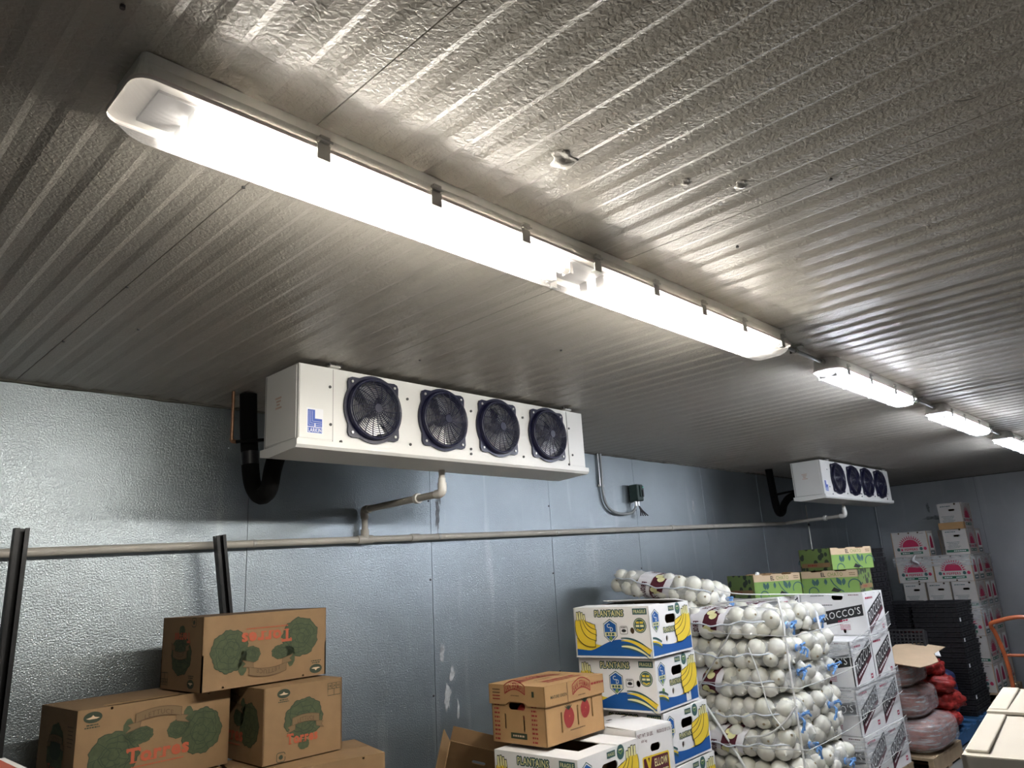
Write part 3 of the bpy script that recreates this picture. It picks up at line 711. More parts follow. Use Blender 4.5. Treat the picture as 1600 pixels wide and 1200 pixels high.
# ------------------------------------------------------------------ art for the cartons
def blob(cx, cy, rx, ry, seed, n=48, amp=0.06, fq=9):
    p = random.Random(seed); ph = [p.random()*6.28 for _ in range(4)]
    return [(cx+rx*(1+amp*(math.sin(fq*a+ph[0])*0.6+math.sin((fq*2+1)*a+ph[1])*0.4+0.5*math.sin(3*a+ph[2])))*math.cos(a),
             cy+ry*(1+amp*(math.sin(fq*a+ph[0])*0.6+math.sin((fq*2+1)*a+ph[1])*0.4+0.5*math.sin(2*a+ph[3])))*math.sin(a)) for a in [2*PI*k/n for k in range(n)]]
def cabbage(A, cx, cy, rx, ry, seed, l=0):
    A.poly(blob(cx, cy, rx*1.04, ry*1.04, seed), 'ink_green_dark', l); A.poly(blob(cx, cy, rx, ry, seed), 'ink_green', l+1)
    for k, f in enumerate((0.8, 0.6, 0.42, 0.22)):
        b = blob(cx+0.06*rx*math.sin(k*2.1), cy+0.05*ry*math.cos(k*1.7), rx*f, ry*f, seed+k+1, 40, 0.10, 5)
        a0 = (seed*7+k*11) % 40
        A.line([b[(a0+j) % 40] for j in range(33)], rx*0.035, 'ink_green_dark', l+2)
    for k in range(7):
        a = seed+k*0.9
        A.line([(cx+rx*f*math.cos(a+0.25*f), cy+ry*f*math.sin(a+0.25*f)) for f in (0.25, 0.5, 0.75, 0.95)], rx*0.025, 'ink_green_dark', l+2)
def ribbon(A, cx, cy, w, h, arch, txt, l=3):
    n = 12; top = [(cx-w/2+w*k/n, cy+h/2+arch*(1-(2*k/n-1)**2)) for k in range(n+1)]; bot = [(x, y-h) for x, y in top]
    for sg in (-1, 1):
        x = cx+sg*w/2
        tail = [(x-sg*0.12*w, cy-h*0.25), (x+sg*0.16*w, cy-h*0.62), (x+sg*0.09*w, cy-h*0.95), (x+sg*0.19*w, cy-h*1.45), (x-sg*0.10*w, cy-h*1.05)]
        A.poly(tail, 'ink_ribbon', l); A.line(tail+[tail[0]], h*0.07, 'ink_brown', l+1)
    A.poly(top+bot[::-1], 'ink_ribbon', l+2); A.line(top+bot[::-1]+[top[0]], h*0.08, 'ink_brown', l+3)
    A.text(txt, cx, cy-h*0.02, w*0.62, h*0.55, 'ink_brown', l+4, 0.01, arch=arch*0.9)
def oval_logo(A, cx, cy, w):
    A.poly(circle(cx, cy, w/2, 22, w*0.30), 'ink_green_dark', 0); A.poly([(cx-w*.36, cy-w*.04), (cx-w*.1, cy+w*.02), (cx, cy+w*.12), (cx+w*.1, cy+w*.02), (cx+w*.36, cy-w*.04), (cx+w*.2, cy-w*.09), (cx-w*.2, cy-w*.09)], 'kraft_light', 1)
    A.dash(cx, cy-w*0.40, w*0.62, w*0.07, 'ink_green_dark', 1, 2); A.dash(cx, cy-w*0.53, w*0.8, w*0.07, 'ink_green_dark', 1, 3)
def torres(A, w, h, cx, cy, tw, th):
    # heavy lettering with slab feet
    A.text('Torres', cx, cy, tw, th, 'ink_orange', 3, 0.035)
    for fx_ in (-0.395, -0.10, 0.075):
        A.rect(cx+fx_*tw, cy-th*0.47, tw*0.105, th*0.09, 'ink_orange', 3)
    for fx_ in (-0.49, -0.30): A.rect(cx+fx_*tw, cy+th*0.36, tw*0.025, th*0.24, 'ink_orange', 3)
def art_lettuce_long(A, w, h):
    cabbage(A, -0.27*w, -0.10*h, 0.15*w, 0.27*h, 3); cabbage(A, -0.115*w, 0.085*h, 0.085*w, 0.10*h, 5)
    A.poly(blob(-0.19*w, 0.17*h, 0.035*w, 0.14*h, 9, 24), 'ink_green', 1)
    cabbage(A, 0.30*w, 0.00*h, 0.135*w, 0.29*h, 4); cabbage(A, 0.14*w, 0.08*h, 0.075*w, 0.12*h, 6)
    A.poly(blob(0.20*w, 0.22*h, 0.035*w, 0.13*h, 10, 24), 'ink_green', 1)
    ribbon(A, 0.0, 0.30*h, 0.30*w, 0.11*h, 0.045*h, 'LETTUCE')
    torres(A, w, h, 0.01*w, -0.145*h, 0.40*w, 0.17*h)
    A.dash(0.01*w, -0.285*h, 0.34*w, 0.016*h, 'ink_orange', 3, 9)
    oval_logo(A, -0.41*w, 0.40*h, 0.11*w)
def art_lettuce_end(A, w, h):
    cabbage(A, 0.0, 0.03*h, 0.235*w, 0.26*h, 7)
    A.poly(blob(-0.0, -0.32*h, 0.07*w, 0.07*h, 12, 24), 'ink_green', 1)
    ribbon(A, 0.02*w, 0.0*h, 0.34*w, 0.10*h, 0.03*h, 'LETTUCE')
    torres(A, w, h, -0.02*w, -0.22*h, 0.38*w, 0.13*h)
    oval_logo(A, -0.26*w, 0.40*h, 0.16*w)
    x, y = 0.39*w, 0.36*h
    for k in range(3):
        A.line([(x-0.085*w+k*0.057*w, y), (x-0.03*w+k*0.057*w, y), (x-0.03*w+k*0.057*w, y+0.08*h), (x-0.085*w+k*0.057*w, y+0.08*h), (x-0.085*w+k*0.057*w, y)], 0.0022, 'ink_green_dark', 1)
        A.text(('18', '24', '30')[k], x-0.0575*w+k*0.057*w, y+0.04*h, 0.032*w, 0.035*h, 'ink_green_dark', 1, 0.01)
    A.line([(x-0.085*w, y), (x-0.085*w, y-0.09*h), (x+0.085*w, y-0.09*h), (x+0.085*w, y)], 0.0022, 'ink_green_dark', 1)
    A.line([(x, y), (x, y-0.09*h)], 0.0022, 'ink_green_dark', 1)
    A.line([(p, q) for p, q in [(a-0.28*w, b-0.43*h) for a, b in rrect(0.10*w, 0.12*h, 0.008, 3)]]+[(-0.23*w, -0.43*h)], 0.0025, 'ink_green_dark', 1)
    A.poly(blob(-0.28*w, -0.43*h, 0.025*w, 0.03*h, 14, 16), 'ink_green_dark', 1)
def art_lettuce_side(A, w, h):
    A.poly(blob(0, -0.02*h, 0.22*w, 0.34*h, 21), 'ink_green', 0); A.poly(blob(0, 0.0, 0.16*w, 0.12*h, 23), 'ink_green_dark', 1)
    ribbon(A, 0, 0.12*h, 0.36*w, 0.08*h, 0.02*h, 'LETTUCE'); A.text('Torres', 0, -0.22*h, 0.34*w, 0.09*h, 'ink_orange', 2, 0.03)
    for k in range(6): A.rect(0.36*w, 0.30*h-k*0.045*h, 0.16*w-0.02*w*(k % 3), 0.010*h, 'ink_brown', 0)

LL, LD, LH = 0.548, 0.345, 0.271
def lettuce_carton(label, loc, rot, open_top=False):
    t = thing('lettuce_carton', label, 'carton', loc, 0, 'brown lettuce cartons stacked at the wall'); t.rotation_euler = rot
    F = faces_of(LL, LD, LH)
    sl = [capsule(-0.18*LL, -0.02*LH, 0.009, 0.24*LH, 4), capsule(0.235*LL, 0.03*LH, 0.009, 0.22*LH, 4)]
    for x in (-0.30, 0.34): sl.append(circle(x*LL, LH/2-0.007, 0.005, 8))
    carton_body(LL, LD, LH, 'kraft', holes={'front': sl, 'back': sl, 'left': [capsule(-0.1*LD, -0.02*LH, 0.008, 0.2*LH, 4)]}).build('carton_body', t)
    for f, fn in (('front', art_lettuce_long), ('right', art_lettuce_end), ('left', art_lettuce_side)):
        fr = F[f]; A = Art(fr[:4]); fn(A, fr[4], fr[5]); A.build('printed_art', t)
    if open_top:
        flap(t, LL, LD, LH, 'kraft', 'left', 0.10, 0, z=-0.004); flap(t, LL, LD, LH, 'kraft', 'right', 0.16, 0, z=-0.008)
        flap(t, LL-0.20, LD, LH, 'kraft', 'back', 0.25, R(-1), z=-0.004)
    else:
        flap(t, LL, LD, LH, 'kraft', 'front', LD/2-0.003, 0, z=-0.004); flap(t, LL, LD, LH, 'kraft', 'back', LD/2-0.003, 0, z=-0.004)
    return t
lt = lettuce_carton('kraft lettuce carton with open flaps, lower left beside the black post', (1.133, 3.131, 0.958), (0, 0, R(3.3)), True)
lc = lettuce_carton('kraft lettuce carton turned so its short printed end faces out', (1.640, 3.076, 0.954), (0, 0, R(-90)))
l3 = copy_tree(lc, (1.535, 3.094, 1.232+LH), (PI, 0, R(2.7+180)), 'topmost lettuce carton lying upside down on two others')
copy_tree(lc, (1.655, 2.835, 0.678), (0, 0, R(-14)), 'kraft lettuce carton poking out lower right under the short ended one')
copy_tree(lt, (1.105, 3.12, 0.684), (0, 0, R(2)), 'lettuce carton directly under the open flapped one')
for (x, y, rz, z, lb) in ((1.11, 3.14, 1, 0.405, 'lettuce carton second from the pallet on the left side'), (1.66, 2.86, -8, 0.403, 'lettuce carton second from the pallet on the right side'),
                       (1.10, 3.14, -1, 0.126, 'lettuce carton bottom left on the wooden pallet'), (1.66, 2.87, -4, 0.126, 'lettuce carton bottom right on the wooden pallet')):
    copy_tree(lc, (x, y, z), (0, 0, R(rz)), lb)

def pallet(label, loc, L, D, m, grp='pallets on the floor'):
    t = thing('pallet', label, 'pallet', loc, 0, grp)
    n = 7
    for k in range(n):
        q = MB(); q.box((-L/2+0.05+k*(L-0.10)/(n-1), 0, 0.113), (0.10, D, 0.018), m); q.build('deck_board', t)
    for k in range(3):
        q = MB(); q.box((0, -D/2+0.02+k*(D-0.04)/2, 0.060), (L, 0.038, 0.086), m); q.build('stringer', t)
    for k in range(3):
        q = MB(); q.box((-L/2+0.05+k*(L-0.10)/2, 0, 0.009), (0.10, D, 0.016), m); q.build('bottom_board', t)
    return t
pallet('wooden pallet under the lettuce cartons', (1.38, 3.02, 0), 1.25, 0.98, 'wood')

# ---- plantain cartons
def art_banana(A, w, h, flip=1):
    B = sub(A, lambda p: (p[0], p[1])) if flip > 0 else sub(A, lambda p: (0.485*w-(p[0]+0.485*w)*1.45, p[1]))
    for k, (p0, p1, p2) in enumerate((((-.350, .20), (-.32, .07), (-.205, .09)), ((-.378, .24), (-.36, -.02), (-.195, -.01)), ((-.408, .26), (-.40, -.10), (-.20, -.11)), ((-.440, .25), (-.46, -.22), (-.215, -.22)))):
        pts = []; wd = []
        for j in range(13):
            f = j/12; pts.append(tuple((w if i == 0 else h)*((1-f)**2*p0[i]+2*f*(1-f)*p1[i]+f*f*p2[i]) for i in (0, 1))); wd.append(0.55+0.6*math.sin(PI*min(1, 0.08+f*0.80)))
        B.line(pts, 0.175*h, 'ink_black', 4+2*k, wd); B.line(pts[:-1]+[(pts[-1][0]-0.003, pts[-1][1])], 0.150*h, 'ink_yellow' if k != 1 else 'ink_yellow', 5+2*k, wd)
        x, y = pts[0]
        B.line([(x, y-0.01*h), (x-0.004*w, y+0.17*h)], 0.068*h, 'ink_black', 4+2*k, [1.1, 0.75]); B.line([(x, y-0.02*h), (x-0.004*w, y+0.155*h)], 0.048*h, 'ink_pale_yellow', 5+2*k, [1.1, 0.75])
def wave(A, w, h, x0, x1, f, base, m, l):
    n = 20; top = [(x0+(x1-x0)*k/n, f(k/n)) for k in range(n+1)]
    A.poly(top+[(x1, base), (x0, base)], m, l)
def badge_hex(A, cx, cy, r):
    hx = [(0, 1.25), (0.85, 0.75), (0.85, -0.55), (0, -1.25), (-0.85, -0.55), (-0.85, 0.75)]
    A.poly([(cx+x*r, cy+y*r) for x, y in hx], 'ink_teal', 1); A.poly([(cx+x*r*.92, cy+y*r*.92) for x, y in hx], 'ink_white', 2); A.poly([(cx+x*r*.84, cy+y*r*.84) for x, y in hx], 'ink_blue', 3)
    A.text('C', cx-0.20*r, cy+0.52*r, 0.36*r, 0.42*r, 'ink_white', 4, 0.01); A.text('D', cx+0.16*r, cy+0.16*r, 0.34*r, 0.42*r, 'ink_white', 4, 0.01); A.rect(cx, cy-0.34*r, 1.36*r, 0.40*r, 'ink_pale_yellow', 4); A.dash(cx, cy-0.34*r, 1.05*r, 0.24*r, 'ink_teal', 5, 4)
    A.poly(circle(cx, cy-0.78*r, 0.22*r, 10), 'ink_lime', 4)
def art_plantain_long(A, w, h):
    wave(A, w, h, -w/2+0.01, 0.02*w, lambda f: -0.10*h-0.17*h*math.sin(f*PI*0.55), -0.40*h, 'ink_yellow', 0)
    wave(A, w, h, -w/2+0.01, w/2-0.012, lambda f: (-0.36+0.22*max(0, math.sin((f-0.18)*PI/0.82*0.95))**1.5)*h if f > 0.18 else (-0.33-0.03*f/0.18)*h, -0.46*h, 'ink_blue', 1)
    n = 14
    for (dy, wd, mm, l) in ((0.0, 0.016, 'ink_teal', 4), (-0.05, 0.05, 'ink_yellow', 2), (-0.12, 0.012, 'ink_teal', 4), (-0.16, 0.022, 'ink_pale_yellow', 3), (-0.20, 0.012, 'ink_teal', 4)):
        A.line([(0.12*w+0.36*w*k/n, (-0.115+dy-0.22*(k/n)**2)*h+0.015*h*math.sin(k/n*PI)) for k in range(n+1)], wd*h*2.2, mm, l, [0.25+0.75*math.sin(PI*(0.1+0.9*k/n)) if mm != 'ink_yellow' else 0.1+k/n for k in range(n+1)])
    art_banana(A, w, h)
    A.outlined('PLANTAINS', -0.015*w, 0.375*h, 0.375*w, 0.115*h, 'ink_teal', 'ink_pale_yellow', 0.0052)
    badge_hex(A, -0.01*w, 0.03*h, 0.105*w)
    A.rect(0.385*w, 0.40*h, 0.18*w, 0.12*h, 'ink_teal', 1); A.text('FRAGILE', 0.385*w, 0.40*h, 0.15*w, 0.065*h, 'ink_pale_yellow', 2, 0.015)
    A.poly(circle(0.375*w, 0.13*h, 0.082*w, 22), 'ink_teal', 1); A.line(circle(0.375*w, 0.13*h, 0.069*w, 22)+[circle(0.375*w, 0.13*h, 0.069*w, 22)[0]], 0.002, 'ink_pale_yellow', 2)
    A.dash(0.375*w, 0.185*h, 0.09*w, 0.04*h, 'ink_yellow', 2, 5); A.dash(0.375*w, 0.12*h, 0.10*w, 0.04*h, 'ink_pale_yellow', 2, 6)
    A.line([(0.335*w, 0.06*h), (0.375*w, 0.03*h), (0.415*w, 0.06*h)], 0.006, 'ink_yellow', 2)
    q = [(0.165*w+x, 0.04*h+y) for x, y in rrect(0.095*w, 0.15*h, 0.006, 2)]; A.line(q+[q[0]], 0.0022, 'ink_black', 1); A.poly(blob(0.165*w, 0.03*h, 0.03*w, 0.03*h, 31, 18), 'ink_black', 1)
    A.dash(0.165*w, 0.09*h, 0.07*w, 0.018*h, 'ink_black', 1, 7)
def art_plantain_end(A, w, h):
    wave(A, w, h, -0.02*w, w/2-0.012, lambda f: (-0.30+0.42*f**2)*h, -0.42*h, 'ink_yellow', 0)
    wave(A, w, h, -w/2+0.012, w/2-0.012, lambda f: (-0.20-0.10*math.sin(f*PI))*h+(0.02*h if f < 0.1 else 0), -0.46*h, 'ink_blue', 1)
    for dy, mm in ((0, 'ink_teal'), (-0.07, 'ink_yellow'), (-0.12, 'ink_teal')):
        A.line([(-0.47*w+0.20*w*k/8, (-0.12+dy-0.10*(k/8)**2)*h) for k in range(9)], 0.035*h, mm, 3)
    art_banana(A, w, h, -1)
    badge_hex(A, -0.37*w, 0.20*h, 0.100*w)
    A.rect(0.03*w, 0.40*h, 0.14*w, 0.10*h, 'ink_teal', 1); A.text('FRAGILE', 0.03*w, 0.40*h, 0.11*w, 0.05*h, 'ink_pale_yellow', 2)
    A.poly(circle(0.19*w, 0.38*h, 0.065*w, 18), 'ink_teal', 1); A.line([(0.15*w, 0.40*h), (0.19*w, 0.35*h), (0.23*w, 0.40*h)], 0.006, 'ink_lime', 2); A.dash(0.19*w, 0.42*h, 0.06*w, 0.022*h, 'ink_pale_yellow', 2, 8)
    A.outlined('PLANTAINS', -0.06*w, -0.01*h, 0.28*w, 0.09*h, 'ink_teal', 'ink_pale_yellow', 0.0042)
PL, PD, PH = 0.452, 0.46, 0.250
def plantain_carton(label, loc, rz, open_lift=8, top_hole=True):
    t = thing('plantain_carton', label, 'carton', loc, rz, 'white plantain cartons')
    F = faces_of(PL, PD, PH)
    hf = [circle(-0.33*PL, 0.03*PH, 0.013, 14, 0.016), circle(0.27*PL, 0.03*PH, 0.013, 14, 0.016)]
    hr_ = [[(x, y+0.20*PH) for x, y in capsule(0.0*PD, 0, 0.125, 0.044)], circle(-0.13*PD, -0.18*PH, 0.013, 12, 0.016), circle(0.29*PD, -0.06*PH, 0.013, 12, 0.016)]
    carton_body(PL, PD, PH, 'card_white', 'kraft_inner', {'front': hf, 'right': hr_, 'left': hr_}).build('carton_body', t)
    for f, fn in (('front', art_plantain_long), ('right', art_plantain_end)):
        fr = F[f]; A = Art(fr[:4]); fn(A, fr[4], fr[5]); A.build('printed_art', t)
    flap(t, PL, PD, PH, 'card_white', 'front', 0.13, R(open_lift*0.3), z=-0.004); flap(t, PL, PD, PH, 'card_white', 'back', 0.15, R(open_lift), z=-0.004)
    flap(t, PL, PD, PH, 'card_white', 'left', 0.12, 0, z=-0.009); flap(t, PL, PD, PH, 'card_white', 'right', 0.10, 0, z=-0.009)
    return t
pz = [0.126+0.2580*k for k in range(5)]
plantain_carton('top plantain carton of the tall stack, flaps ajar', (3.425, 2.474, pz[4]), R(-83.7))
p1 = plantain_carton('bottom plantain carton of the tall stack on the pallet', (3.535, 2.49, pz[0]), R(-87), 0)
copy_tree(p1, (3.462, 2.492, pz[3]), (0, 0, R(-83.9)), 'second plantain carton from the top with a yellow dot sticker')
copy_tree(p1, (3.515, 2.491, pz[2]), (0, 0, R(-86.8)), 'third plantain carton from the top, behind the white squash carton')
copy_tree(p1, (3.535, 2.49, pz[1]), (0, 0, R(-86)), 'fourth plantain carton from the top, cut by the frame bottom')
second = [o for o in C.objects if o.get('label', '').startswith('second plantain')][0]
fr = faces_of(PL, PD, PH)['right']; A = Art(fr[:4])
A.poly(circle(-0.37*PD, -0.12*PH, 0.014, 14), 'ink_lime', 2); A.build('dot_sticker', second)['label'] = 'round yellow green dot sticker'
A = Art(fr[:4]); A.rect(0.22*PD, -0.30*PH, 0.055, 0.075, 'ink_white', 4, 0.004); A.line([(0.17*PD, -0.25*PH), (0.21*PD, -0.31*PH), (0.28*PD, -0.17*PH)], 0.010, 'ink_brown', 5); A.build('check_sticker', second)
copy_tree(p1, (2.701, 2.375, 0.604), (0, 0, R(-86.3)), 'front plantain carton with black gap, under the kraft tomato box')
for k in range(2):
    copy_tree(p1, (2.70, 2.375, 0.091+0.2560*k), (0, 0, R(-86+k)), ('lowest', 'middle')[k]+' plantain carton of the short front stack')
pallet('wooden pallet under the tall plantain stack', (3.545, 2.62, 0), 0.57, 1.0, 'wood')
t = pallet('thin wooden pallet under the short plantain stack', (2.68, 2.45, 0), 0.58, 0.8, 'wood'); t.scale = (1, 1, 0.70)

# ---- kraft tomato box with telescoping lid
TL, TD, TH = 0.315, 0.43, 0.240
t = thing('tomato_box', 'kraft tomato box with telescoping lid on the front plantain carton', 'carton', (2.735, 2.500, 0.872), R(-87))
F = faces_of(TL, TD, TH)
sl = lambda cx, cy, h: capsule(cx, cy, 0.011, h, 4)
carton_body(TL, TD, TH-0.004, 'kraft_tan', 'kraft_inner', {'front': [sl(-0.25*TL, -0.12*TH, 0.065), sl(0.10*TL, -0.14*TH, 0.07), [(x-0.02*TL, y+0.15*TH) for x, y in capsule(0, 0, 0.10, 0.03, 4)]],
    'right': [sl(-0.24*TD, -0.15*TH, 0.085), sl(0.04*TD, -0.10*TH, 0.085), sl(0.30*TD, -0.03*TH, 0.085)]}).build('carton_body', t)
A = Art(F['right'][:4]); w, h = TD, TH
for cx, cy, r in ((-0.12*w, -0.10*h, 0.038), (0.17*w, -0.03*h, 0.034)):
    A.poly(blob(cx, cy, r, r*1.15, 41, 24, 0.03, 4), 'ink_red', 1)
    for k in range(6):
        a = R(40+k*20); A.line([(cx, cy+r*0.85), (cx+0.035*math.cos(a), cy+r*0.85+0.026*math.sin(a))], 0.008, 'ink_green_dark', 2, [1, 0.2])
    A.poly(circle(cx+0.1*r, cy+0.1*r, 0.12*r, 8), 'ink_orange', 2); A.build('tomato_print', t); A = Art(F['right'][:4])
A.dash(0.02*w, -0.33*h, 0.26*w, 0.016*h, 'ink_brown', 1, 5); A.build('printed_art', t)
A = Art(F['front'][:4]); w = TL
for sx in (-0.40, 0.30):
    for k in range(9): A.dash(sx*w, 0.16*h-k*0.075*h, 0.10*w, 0.032*h, 'ink_red', 1, k)
A.rect(0.0, -0.36*h, 0.30*w, 0.10*h, 'ink_green_dark', 0); A.dash(0, -0.36*h, 0.22*w, 0.03*h, 'kraft_light', 1, 3); A.build('printed_art', t)
q = MB(); lz = TH-0.080; LL2, LD2, LH2 = TL+0.016, TD+0.016, 0.084
G = faces_of(LL2, LD2, LH2)
notch = [(-LL2/2, -LH2/2), (-0.20*LL2, -LH2/2), (-0.13*LL2, -LH2/2+0.014), (0.13*LL2, -LH2/2+0.014), (0.20*LL2, -LH2/2), (LL2/2, -LH2/2), (LL2/2, LH2/2), (-LL2/2, LH2/2)]
panel(q, G['front'], [], 0.004, 'kraft_tan', outline=notch); panel(q, G['back'], [], 0.004, 'kraft_tan')
panel(q, G['left'], [], 0.004, 'kraft_tan'); panel(q, G['right'], [], 0.004, 'kraft_tan'); q.box((0, 0, LH2-0.002), (LL2-0.004, LD2-0.004, 0.004), 'kraft_tan')
lid = q.build('lid', t, (0, 0, lz))
def fern(A, cx, cy, w, h, m='ink_red'):
    arc = [(cx-w/2+w*k/10, cy-h*0.25+0.35*h*math.sin(PI*k/10)) for k in range(11)]; arc2 = [(x, y+h*0.62) for x, y in arc]
    A.line(arc, h*0.07, m, 1); A.line(arc2, h*0.07, m, 1); A.line([arc[0], arc2[0]], h*0.07, m, 1); A.line([arc[-1], arc2[-1]], h*0.07, m, 1)
    A.text('SAN FERMAN', cx, cy+h*0.03, w*0.9, h*0.42, m, 1, 0.02, arch=0.35*h*0.9); A.dash(cx, cy-h*0.36, w*0.4, h*0.06, 'ink_brown', 1, 4)
A = Art(G['right'][:4]); fern(A, 0.10*LD2, 0.0, 0.30*LD2, 0.8*LH2); A.text('MATURE GREEN', -0.28*LD2, -0.08*LH2, 0.26*LD2, 0.15*LH2, 'ink_green_dark', 1, 0.01); A.dash(0.38*LD2, 0.12*LH2, 0.22*LD2, 0.11*LH2, 'ink_red', 1, 6)
A.line([(-0.135*LD2, -0.5*LH2), (-0.14*LD2, 0.48*LH2)], 0.004, 'ink_brown', 2); A.build('printed_art', lid)
A = Art(G['front'][:4]); fern(A, -0.02*LL2, 0.02, 0.36*LL2, 0.7*LH2); A.rect(0.30*LL2, 0.1*LH2, 0.04*LL2, 0.28*LH2, 'ink_green_dark', 1)
for k in range(4): A.rect(-0.36*LL2, 0.25*LH2-k*0.16*LH2, 0.14*LL2, 0.05*LH2, 'ink_brown' if k < 2 else 'ink_red', 1)
A.build('printed_art', lid)
V = Vector
A = Art((V((0, 0, LH2)), V((0, 1, 0)), V((-1, 0, 0)), V((0, 0, 1)))); fern(A, -0.02, 0.05, 0.30*1.0, 0.11); A.dash(0.02, -0.055, 0.24, 0.024, 'ink_red', 1, 2); A.dash(0.02, -0.09, 0.26, 0.018, 'ink_red', 1, 3); A.build('printed_art', lid)
q = MB()
bm = bmesh.new(); bmesh.ops.create_icosphere(bm, subdivisions=2, radius=0.038); bm.verts.index_update()
q.add([v.co.copy() for v in bm.verts], [[v.index for v in f.verts] for f in bm.faces], 'tomato_red', True); bm.free()
tm = q.build('tomato', None); tm.location = (2.735-TL*0.0-0.155, 2.50, 0.872+0.125)
tag(tm, 'red tomato showing through the slot under the tomato box lid', 'tomato')

# ---- white squash carton
YL, YD, YH = 0.265, 0.36, 0.29
t = thing('squash_carton', 'white carton with maroon and gold panel wedged between plantain stacks', 'carton', (3.098, 2.345, 0.586), R(-4))
F = faces_of(YL, YD, YH)
carton_body(YL, YD, YH, 'card_white', 'kraft_inner', {'front': [[(x+0.0, y+0.21*YH) for x, y in capsule(0, 0, 0.075, 0.034)]]}).build('carton_body', t)
A = Art(F['front'][:4]); w, h = YL, YH
A.text('NET WT. 50 LBS.', -0.25*w, 0.42*h, 0.42*w, 0.055*h, 'ink_maroon', 1, 0.01); A.text('68 kg', -0.30*w, 0.335*h, 0.15*w, 0.05*h, 'ink_maroon', 1, 0.01); A.text('PRODUCE OF U.S.A.', 0.27*w, 0.42*h, 0.40*w, 0.05*h, 'ink_maroon', 1, 0.01)
A.rect(-0.02*w, -0.12*h, 0.74*w, 0.46*h, 'ink_yellow', 1, 0.01); A.rect(-0.02*w, -0.12*h, 0.68*w, 0.41*h, 'ink_maroon', 2, 0.006)
A.text('y', -0.22*w, -0.06*h, 0.16*w, 0.32*h, 'ink_yellow', 3, 0.03); A.text('ELLOW', 0.11*w, -0.01*h, 0.36*w, 0.11*h, 'ink_pale_yellow', 3, 0.02); A.text('BEAUTIES', 0.11*w, -0.17*h, 0.36*w, 0.10*h, 'ink_pale_yellow', 3, 0.02)
A.build('printed_art', t)
for s_, rc in (('front', YD*0.49), ('back', YD*0.49)):
    flap(t, YL, YD, YH, 'card_white', s_, rc, R(1.5 if s_ == 'front' else 0.5))
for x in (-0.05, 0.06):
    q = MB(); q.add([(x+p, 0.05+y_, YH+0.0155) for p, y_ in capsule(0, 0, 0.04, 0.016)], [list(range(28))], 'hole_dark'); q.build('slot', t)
t2 = thing('support_carton', 'plain kraft carton standing under the white squash carton', 'carton', (3.098, 2.345, 0.005), R(-3))
carton_body(YL, YD, 0.57, 'kraft').build('carton_body', t2); flap(t2, YL, YD, 0.57, 'kraft', 'front', YD*0.49); flap(t2, YL, YD, 0.57, 'kraft', 'back', YD*0.49)

# ---- tilted open kraft carton behind
t = thing('open_carton', 'empty open kraft carton tipped toward the camera behind the front stack', 'carton', (2.69, 3.02, 0.515)); t.rotation_euler = (R(30), R(16), R(-42))
carton_body(0.34, 0.28, 0.22, 'kraft', 'kraft', {'back': [capsule(0, 0.02, 0.07, 0.02)]}).build('carton_body', t)
for sd, l_ in (('left', 125), ('right', 150), ('front', 160), ('back', 110)): flap(t, 0.34, 0.28, 0.22, 'kraft', sd, 0.07, R(l_))
t2 = thing('support_carton', 'plain kraft carton under the tipped open carton', 'carton', (2.66, 3.06, 0.003), R(-5))
carton_body(0.40, 0.36, 0.42, 'kraft').build('carton_body', t2); flap(t2, 0.40, 0.36, 0.42, 'kraft', 'front', 0.18); flap(t2, 0.40, 0.36, 0.42, 'kraft', 'back', 0.18)

# ------------------------------------------------------------------ onion pallet
def onion_mesh():
    q = MB(); prof_ = [(0.0, -0.052), (0.010, -0.050), (0.030, -0.041), (0.046, -0.018), (0.050, 0.002), (0.045, 0.024), (0.030, 0.040), (0.013, 0.049), (0.006, 0.058), (0.002, 0.064)]
    n = 12; q.rings([[Vector((max(r, 0.0008)*math.cos(2*PI*k/n), max(r, 0.0008)*math.sin(2*PI*k/n), z)) for k in range(n)] for r, z in prof_], 'onion_skin', True, True, True)
    q.rings([[Vector((r*math.cos(2*PI*k/8), r*math.sin(2*PI*k/8), z)) for k in range(8)] for r, z in ((0.008, -0.0495), (0.005, -0.055))], 'onion_root')
    o = q.build('onion'); me = o.data; bpy.data.objects.remove(o); return me
ONION = onion_mesh()
SA, SB, SC = 0.375, 0.205, 0.088
def sp(v, e): return math.copysign(abs(v)**e, v)
def sack_pt(x, ang, k=1.0):
    """pillow surface: x along the sack, ang around it"""
    f = max(0.0, 1-abs(x/SA)**5)**0.45
    return Vector((x, k*SB*f*sp(math.cos(ang), 0.8), (1+(k-1)*0.35)*SC*(0.25+0.75*f)*sp(math.sin(ang), 0.8)))
def net_mesh():
    q = MB(); n = 24; loops = []
    for i in range(17):
        x = -SA*0.985+2*SA*0.985*i/16; pr = random.Random(i)
        loops.append([sack_pt(x, 2*PI*k/n, 1.03+0.10*pr.random()*math.sin(k*2.1+i)**2) for k in range(n)])
    q.rings(loops, 'sack_net', True, True, True); o = q.build('net'); me = o.data; bpy.data.objects.remove(o); return me
NET = net_mesh()
